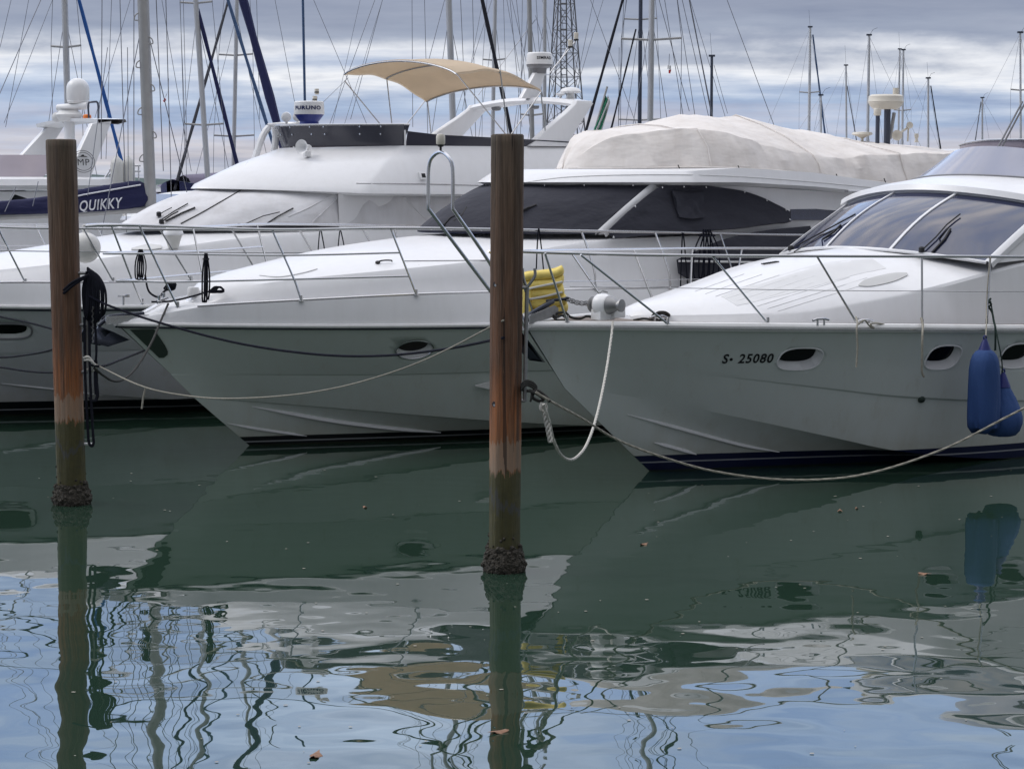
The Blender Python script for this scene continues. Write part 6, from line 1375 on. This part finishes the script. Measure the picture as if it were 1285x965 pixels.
# ------------------------------------------------------------------ floating leaves
for i, (u, v, lab) in enumerate(((458, 636.5, 'small brown leaf floating left of the right pile'), (808, 683, 'orange leaf floating in the reflection of the navy striped bow'), (1159, 720, 'orange leaf floating below the middle oblong porthole reflection'), (1054, 641, 'reddish leaf floating close to the navy striped hull'), (396, 948, 'pale pink leaf floating at the bottom edge'), (627, 918, 'brown leaf floating against the reflection of the right pile'), (1075, 638, 'tiny yellow leaf near the navy striped hull'))):
    p = on_water(u, v, .004); rnd = random.Random(i); s_ = (.035, .04, .045, .04, .06, .055, .025)[i]; a0 = rnd.uniform(0, 6)
    mb = MB(); ol = []
    for k in range(14):
        a = 2 * math.pi * k / 14; r_ = s_ * (1 + .25 * math.cos(5 * a)) * (1.3 if k == 0 else 1); ol.append(Vector((r_ * math.cos(a), r_ * .55 * math.sin(a), .004 + .008 * math.cos(2 * a))))
    c = Vector((0, 0, .010)); mb.add(ol + [c], [(k, (k + 1) % 14, 14) for k in range(14)]); mb.add([q - Vector((0, 0, .004)) for q in ol], [list(range(14))[::-1]])
    o = mb.build('fallen_leaf', M['leaf'], None); o.location = p; o.rotation_euler = (0, 0, a0); tag(o, lab, 'leaf', 'leaves floating on the water')
rnd = random.Random(33); mb = MB()          # specks of drift on the surface
for k in range(150):
    p = on_water(rnd.uniform(-80, 1365), 590 + 370 * rnd.random() ** 1.2, .003); s_ = rnd.uniform(.004, .014)
    mb.add([p + Vector((s_ * math.cos(a) * rnd.uniform(.7, 1.5), s_ * math.sin(a), .002)) for a in [2 * math.pi * q / 6 for q in range(6)]], [list(range(6))])
tag(mb.build('drift_specks', M['rope_pale'], None, weld=0), 'pale specks of drift scattered on the green water', 'debris', None, 'stuff')
# ------------------------------------------------------------------ quays and far hills
def slab(name, x0, x1, y0, y1, z1, m):
    mb = MB(); mb.box(((x0 + x1) / 2, (y0 + y1) / 2, (z1 - 1.5) / 2), (x1 - x0, y1 - y0, z1 + 1.5)); return tag(mb.build(name, m, None, bevel=.03), kind='structure')
slab('quay', -400, 400, 99, 140, 1.25, M['concrete']); slab('near_quay', -60, 60, -14, 3.2, 1.55, M['concrete'])
rnd = random.Random(9); n = 120; rows = [[], [], []]
for i in range(n):
    a = R(-75 + 150 * i / (n - 1)); d = 3000; g_ = max(0, (math.degrees(a) - 7.5))
    h = 8 + 30 * min(1, g_ / 2.2) + 20 * max(0, math.sin(a * 5 + 1)) * (1 if a > .2 else .15) + rnd.uniform(-2, 2) + 6 * math.sin(i * .9)
    for k, (dd, hh) in enumerate(((d, 0), (d + 120, max(4, h * .75)), (d + 320, max(5, h)))): rows[k].append(Vector((dd * math.sin(a), dd * math.cos(a), hh)))
mb = MB().grid(rows); mb.grid([rows[2], [p + Vector((p.x * .2, p.y * .2, -p.z)) for p in rows[2]]]); tag(mb.build('hills', M['hill'], None), kind='structure')
# ------------------------------------------------------------------ water
def water():
    m, nt, bs = new_mat('harbour_water'); oc = objco(nt)
    n1 = noise(nt, mapped(nt, oc, (1.0, 1.15, 1)), 0.42, 1, 0.4)
    n2 = noise(nt, mapped(nt, oc, (1.0, 1.2, 1), (0, 0, .5)), 1.15, 1, 0.35)
    n3 = noise(nt, mapped(nt, oc, (1.0, 1.1, 1), (0, 0, -.4)), 3.2, 1, 0.3)
    pch = math_(nt, 'MAXIMUM', math_(nt, 'MULTIPLY_ADD', noise(nt, oc, .16, 2), 2.6, -.75), 0.12)
    sy = N(nt, 'ShaderNodeSeparateXYZ'); nt.links.new(oc, sy.inputs[0]); nearf = N(nt, 'ShaderNodeMapRange'); nt.links.new(sy.outputs[1], nearf.inputs[0])
    for k_, v_ in ((1, 13.2), (2, 20.0), (3, 1.75), (4, .36)): nearf.inputs[k_].default_value = v_
    h = math_(nt, 'MULTIPLY', n1, .012)
    h = math_(nt, 'ADD', h, math_(nt, 'MULTIPLY', math_(nt, 'MULTIPLY', n2, nearf.outputs[0]), .0075))
    h = math_(nt, 'ADD', h, math_(nt, 'MULTIPLY', math_(nt, 'MULTIPLY', n3, pch), .0022))
    bump(nt, bs, h, 1.0)
    bs.inputs['Base Color'].default_value = (.018, .039, .026, 1); bs.inputs['Roughness'].default_value = 0.01
    bs.inputs['IOR'].default_value = 1.6
    mb = MB(); mb.grid([[(x, y, 0) for x in (-7000, -60, 0, 60, 7000)] for y in (-400, 0, 60, 200, 9000)])
    tag(mb.build('water', m, smooth=False), kind='structure')
water()
# ------------------------------------------------------------------ sky and sun
SUN_EL, SUN_AZ = R(44), R(-78)      # azimuth measured from +Y towards +X
w = bpy.data.worlds.new('World'); SC.world = w; w.use_nodes = True; nt = w.node_tree; bg = nt.nodes['Background']
sky = N(nt, 'ShaderNodeTexSky'); sky.sky_type = 'NISHITA'; sky.sun_disc = False; sky.sun_elevation = SUN_EL; sky.sun_rotation = SUN_AZ
gen = N(nt, 'ShaderNodeTexCoord').outputs['Generated']
sx = N(nt, 'ShaderNodeSeparateXYZ'); nt.links.new(gen, sx.inputs[0])
z = math_(nt, 'MAXIMUM', sx.outputs[2], 0.0); dz = math_(nt, 'ADD', z, 0.075)
cv = N(nt, 'ShaderNodeCombineXYZ'); nt.links.new(math_(nt, 'DIVIDE', sx.outputs[0], dz), cv.inputs[0]); nt.links.new(math_(nt, 'DIVIDE', sx.outputs[1], dz), cv.inputs[1])
c1 = noise(nt, mapped(nt, cv.outputs[0], (.55, .60, 1), (0, 0, .10)), 1.0, 4, 0.5)
c4 = noise(nt, mapped(nt, gen, (13, 13, 42)), 1.0, 7, .62)
c2 = noise(nt, mapped(nt, cv.outputs[0], (1.1, 1.5, 1), (0, 0, -.06)), 1.0, 6, 0.6)
base = ramp(nt, [(0.0, (.46, .49, .58)), (.013, (.60, .58, .61)), (.022, (.47, .51, .63)), (.032, (.33, .43, .61)), (.042, (.50, .57, .70)), (.050, (.80, .82, .86)), (.060, (.32, .365, .47)), (.085, (.275, .31, .41)), (.15, (.47, .60, .84)), (.24, (.86, 1.09, 1.50)), (.38, (.90, 1.0, 1.22)), (.6, (1.2, 1.23, 1.3)), (1.0, (1.62, 1.63, 1.68))])
wob = math_(nt, 'MULTIPLY_ADD', math_(nt, 'SUBTRACT', c1, .5), .060, math_(nt, 'MULTIPLY_ADD', math_(nt, 'SUBTRACT', c2, .5), .022, math_(nt, 'MULTIPLY_ADD', math_(nt, 'SUBTRACT', c4, .5), .030, z))); nt.links.new(wob, base.inputs[0])
k = ramp(nt, [(.32, (.74, .76, .84)), (.5, (.98, .98, 1.0)), (.64, (1.16, 1.14, 1.12)), (.8, (1.3, 1.28, 1.24))]); nt.links.new(c2, k.inputs[0])
cl = mixc(nt, .9, base.outputs[0], k.outputs[0], 'MULTIPLY')
c3 = ramp(nt, [(.34, (.66, .74, .90)), (.52, (1, 1, 1)), (.66, (1.38, 1.30, 1.20))]); nt.links.new(noise(nt, mapped(nt, gen, (6, 6, 18)), 1.0, 5, .55), c3.inputs[0]); hiz = N(nt, 'ShaderNodeClamp'); nt.links.new(math_(nt, 'MULTIPLY_ADD', z, 12.0, -1.0), hiz.inputs[0])
cl = mixc(nt, hiz.outputs[0], cl, c3.outputs[0], 'MULTIPLY')
# added dark zone in the unseen sky behind the viewer, to dim the hulls
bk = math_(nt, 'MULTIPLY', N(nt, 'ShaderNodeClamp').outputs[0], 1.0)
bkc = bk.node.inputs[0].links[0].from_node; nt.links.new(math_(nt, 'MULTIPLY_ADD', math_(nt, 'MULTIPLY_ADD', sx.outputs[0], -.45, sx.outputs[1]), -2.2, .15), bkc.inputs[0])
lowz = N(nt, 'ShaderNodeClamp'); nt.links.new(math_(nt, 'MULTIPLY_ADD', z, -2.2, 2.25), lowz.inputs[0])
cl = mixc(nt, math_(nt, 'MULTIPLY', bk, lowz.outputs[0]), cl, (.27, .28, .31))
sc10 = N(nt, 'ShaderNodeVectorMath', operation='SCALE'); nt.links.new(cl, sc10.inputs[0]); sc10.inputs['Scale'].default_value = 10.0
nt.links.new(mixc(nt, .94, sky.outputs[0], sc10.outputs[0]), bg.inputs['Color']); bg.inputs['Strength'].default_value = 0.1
sl = bpy.data.lights.new('sun', 'SUN'); sl.energy = 0.9; sl.angle = R(20); sl.color = (1, .96, .90); so = bpy.data.objects.new('sun', sl); COL.objects.link(so)
sd = Vector((math.sin(SUN_AZ) * math.cos(SUN_EL), math.cos(SUN_AZ) * math.cos(SUN_EL), math.sin(SUN_EL)))
so.rotation_euler = sd.to_track_quat('Z', 'Y').to_euler(); so.location = (-30, -20, 40)
SC.view_settings.view_transform = 'Standard'; SC.view_settings.look = 'None'; SC.view_settings.exposure = 0.14; SC.view_settings.gamma = 1.0
SC.render.engine = 'CYCLES'
SC.cycles.use_denoising = True; SC.cycles.max_bounces = 6; SC.cycles.glossy_bounces = 4; SC.cycles.diffuse_bounces = 3
SC.cycles.sample_clamp_indirect = 6
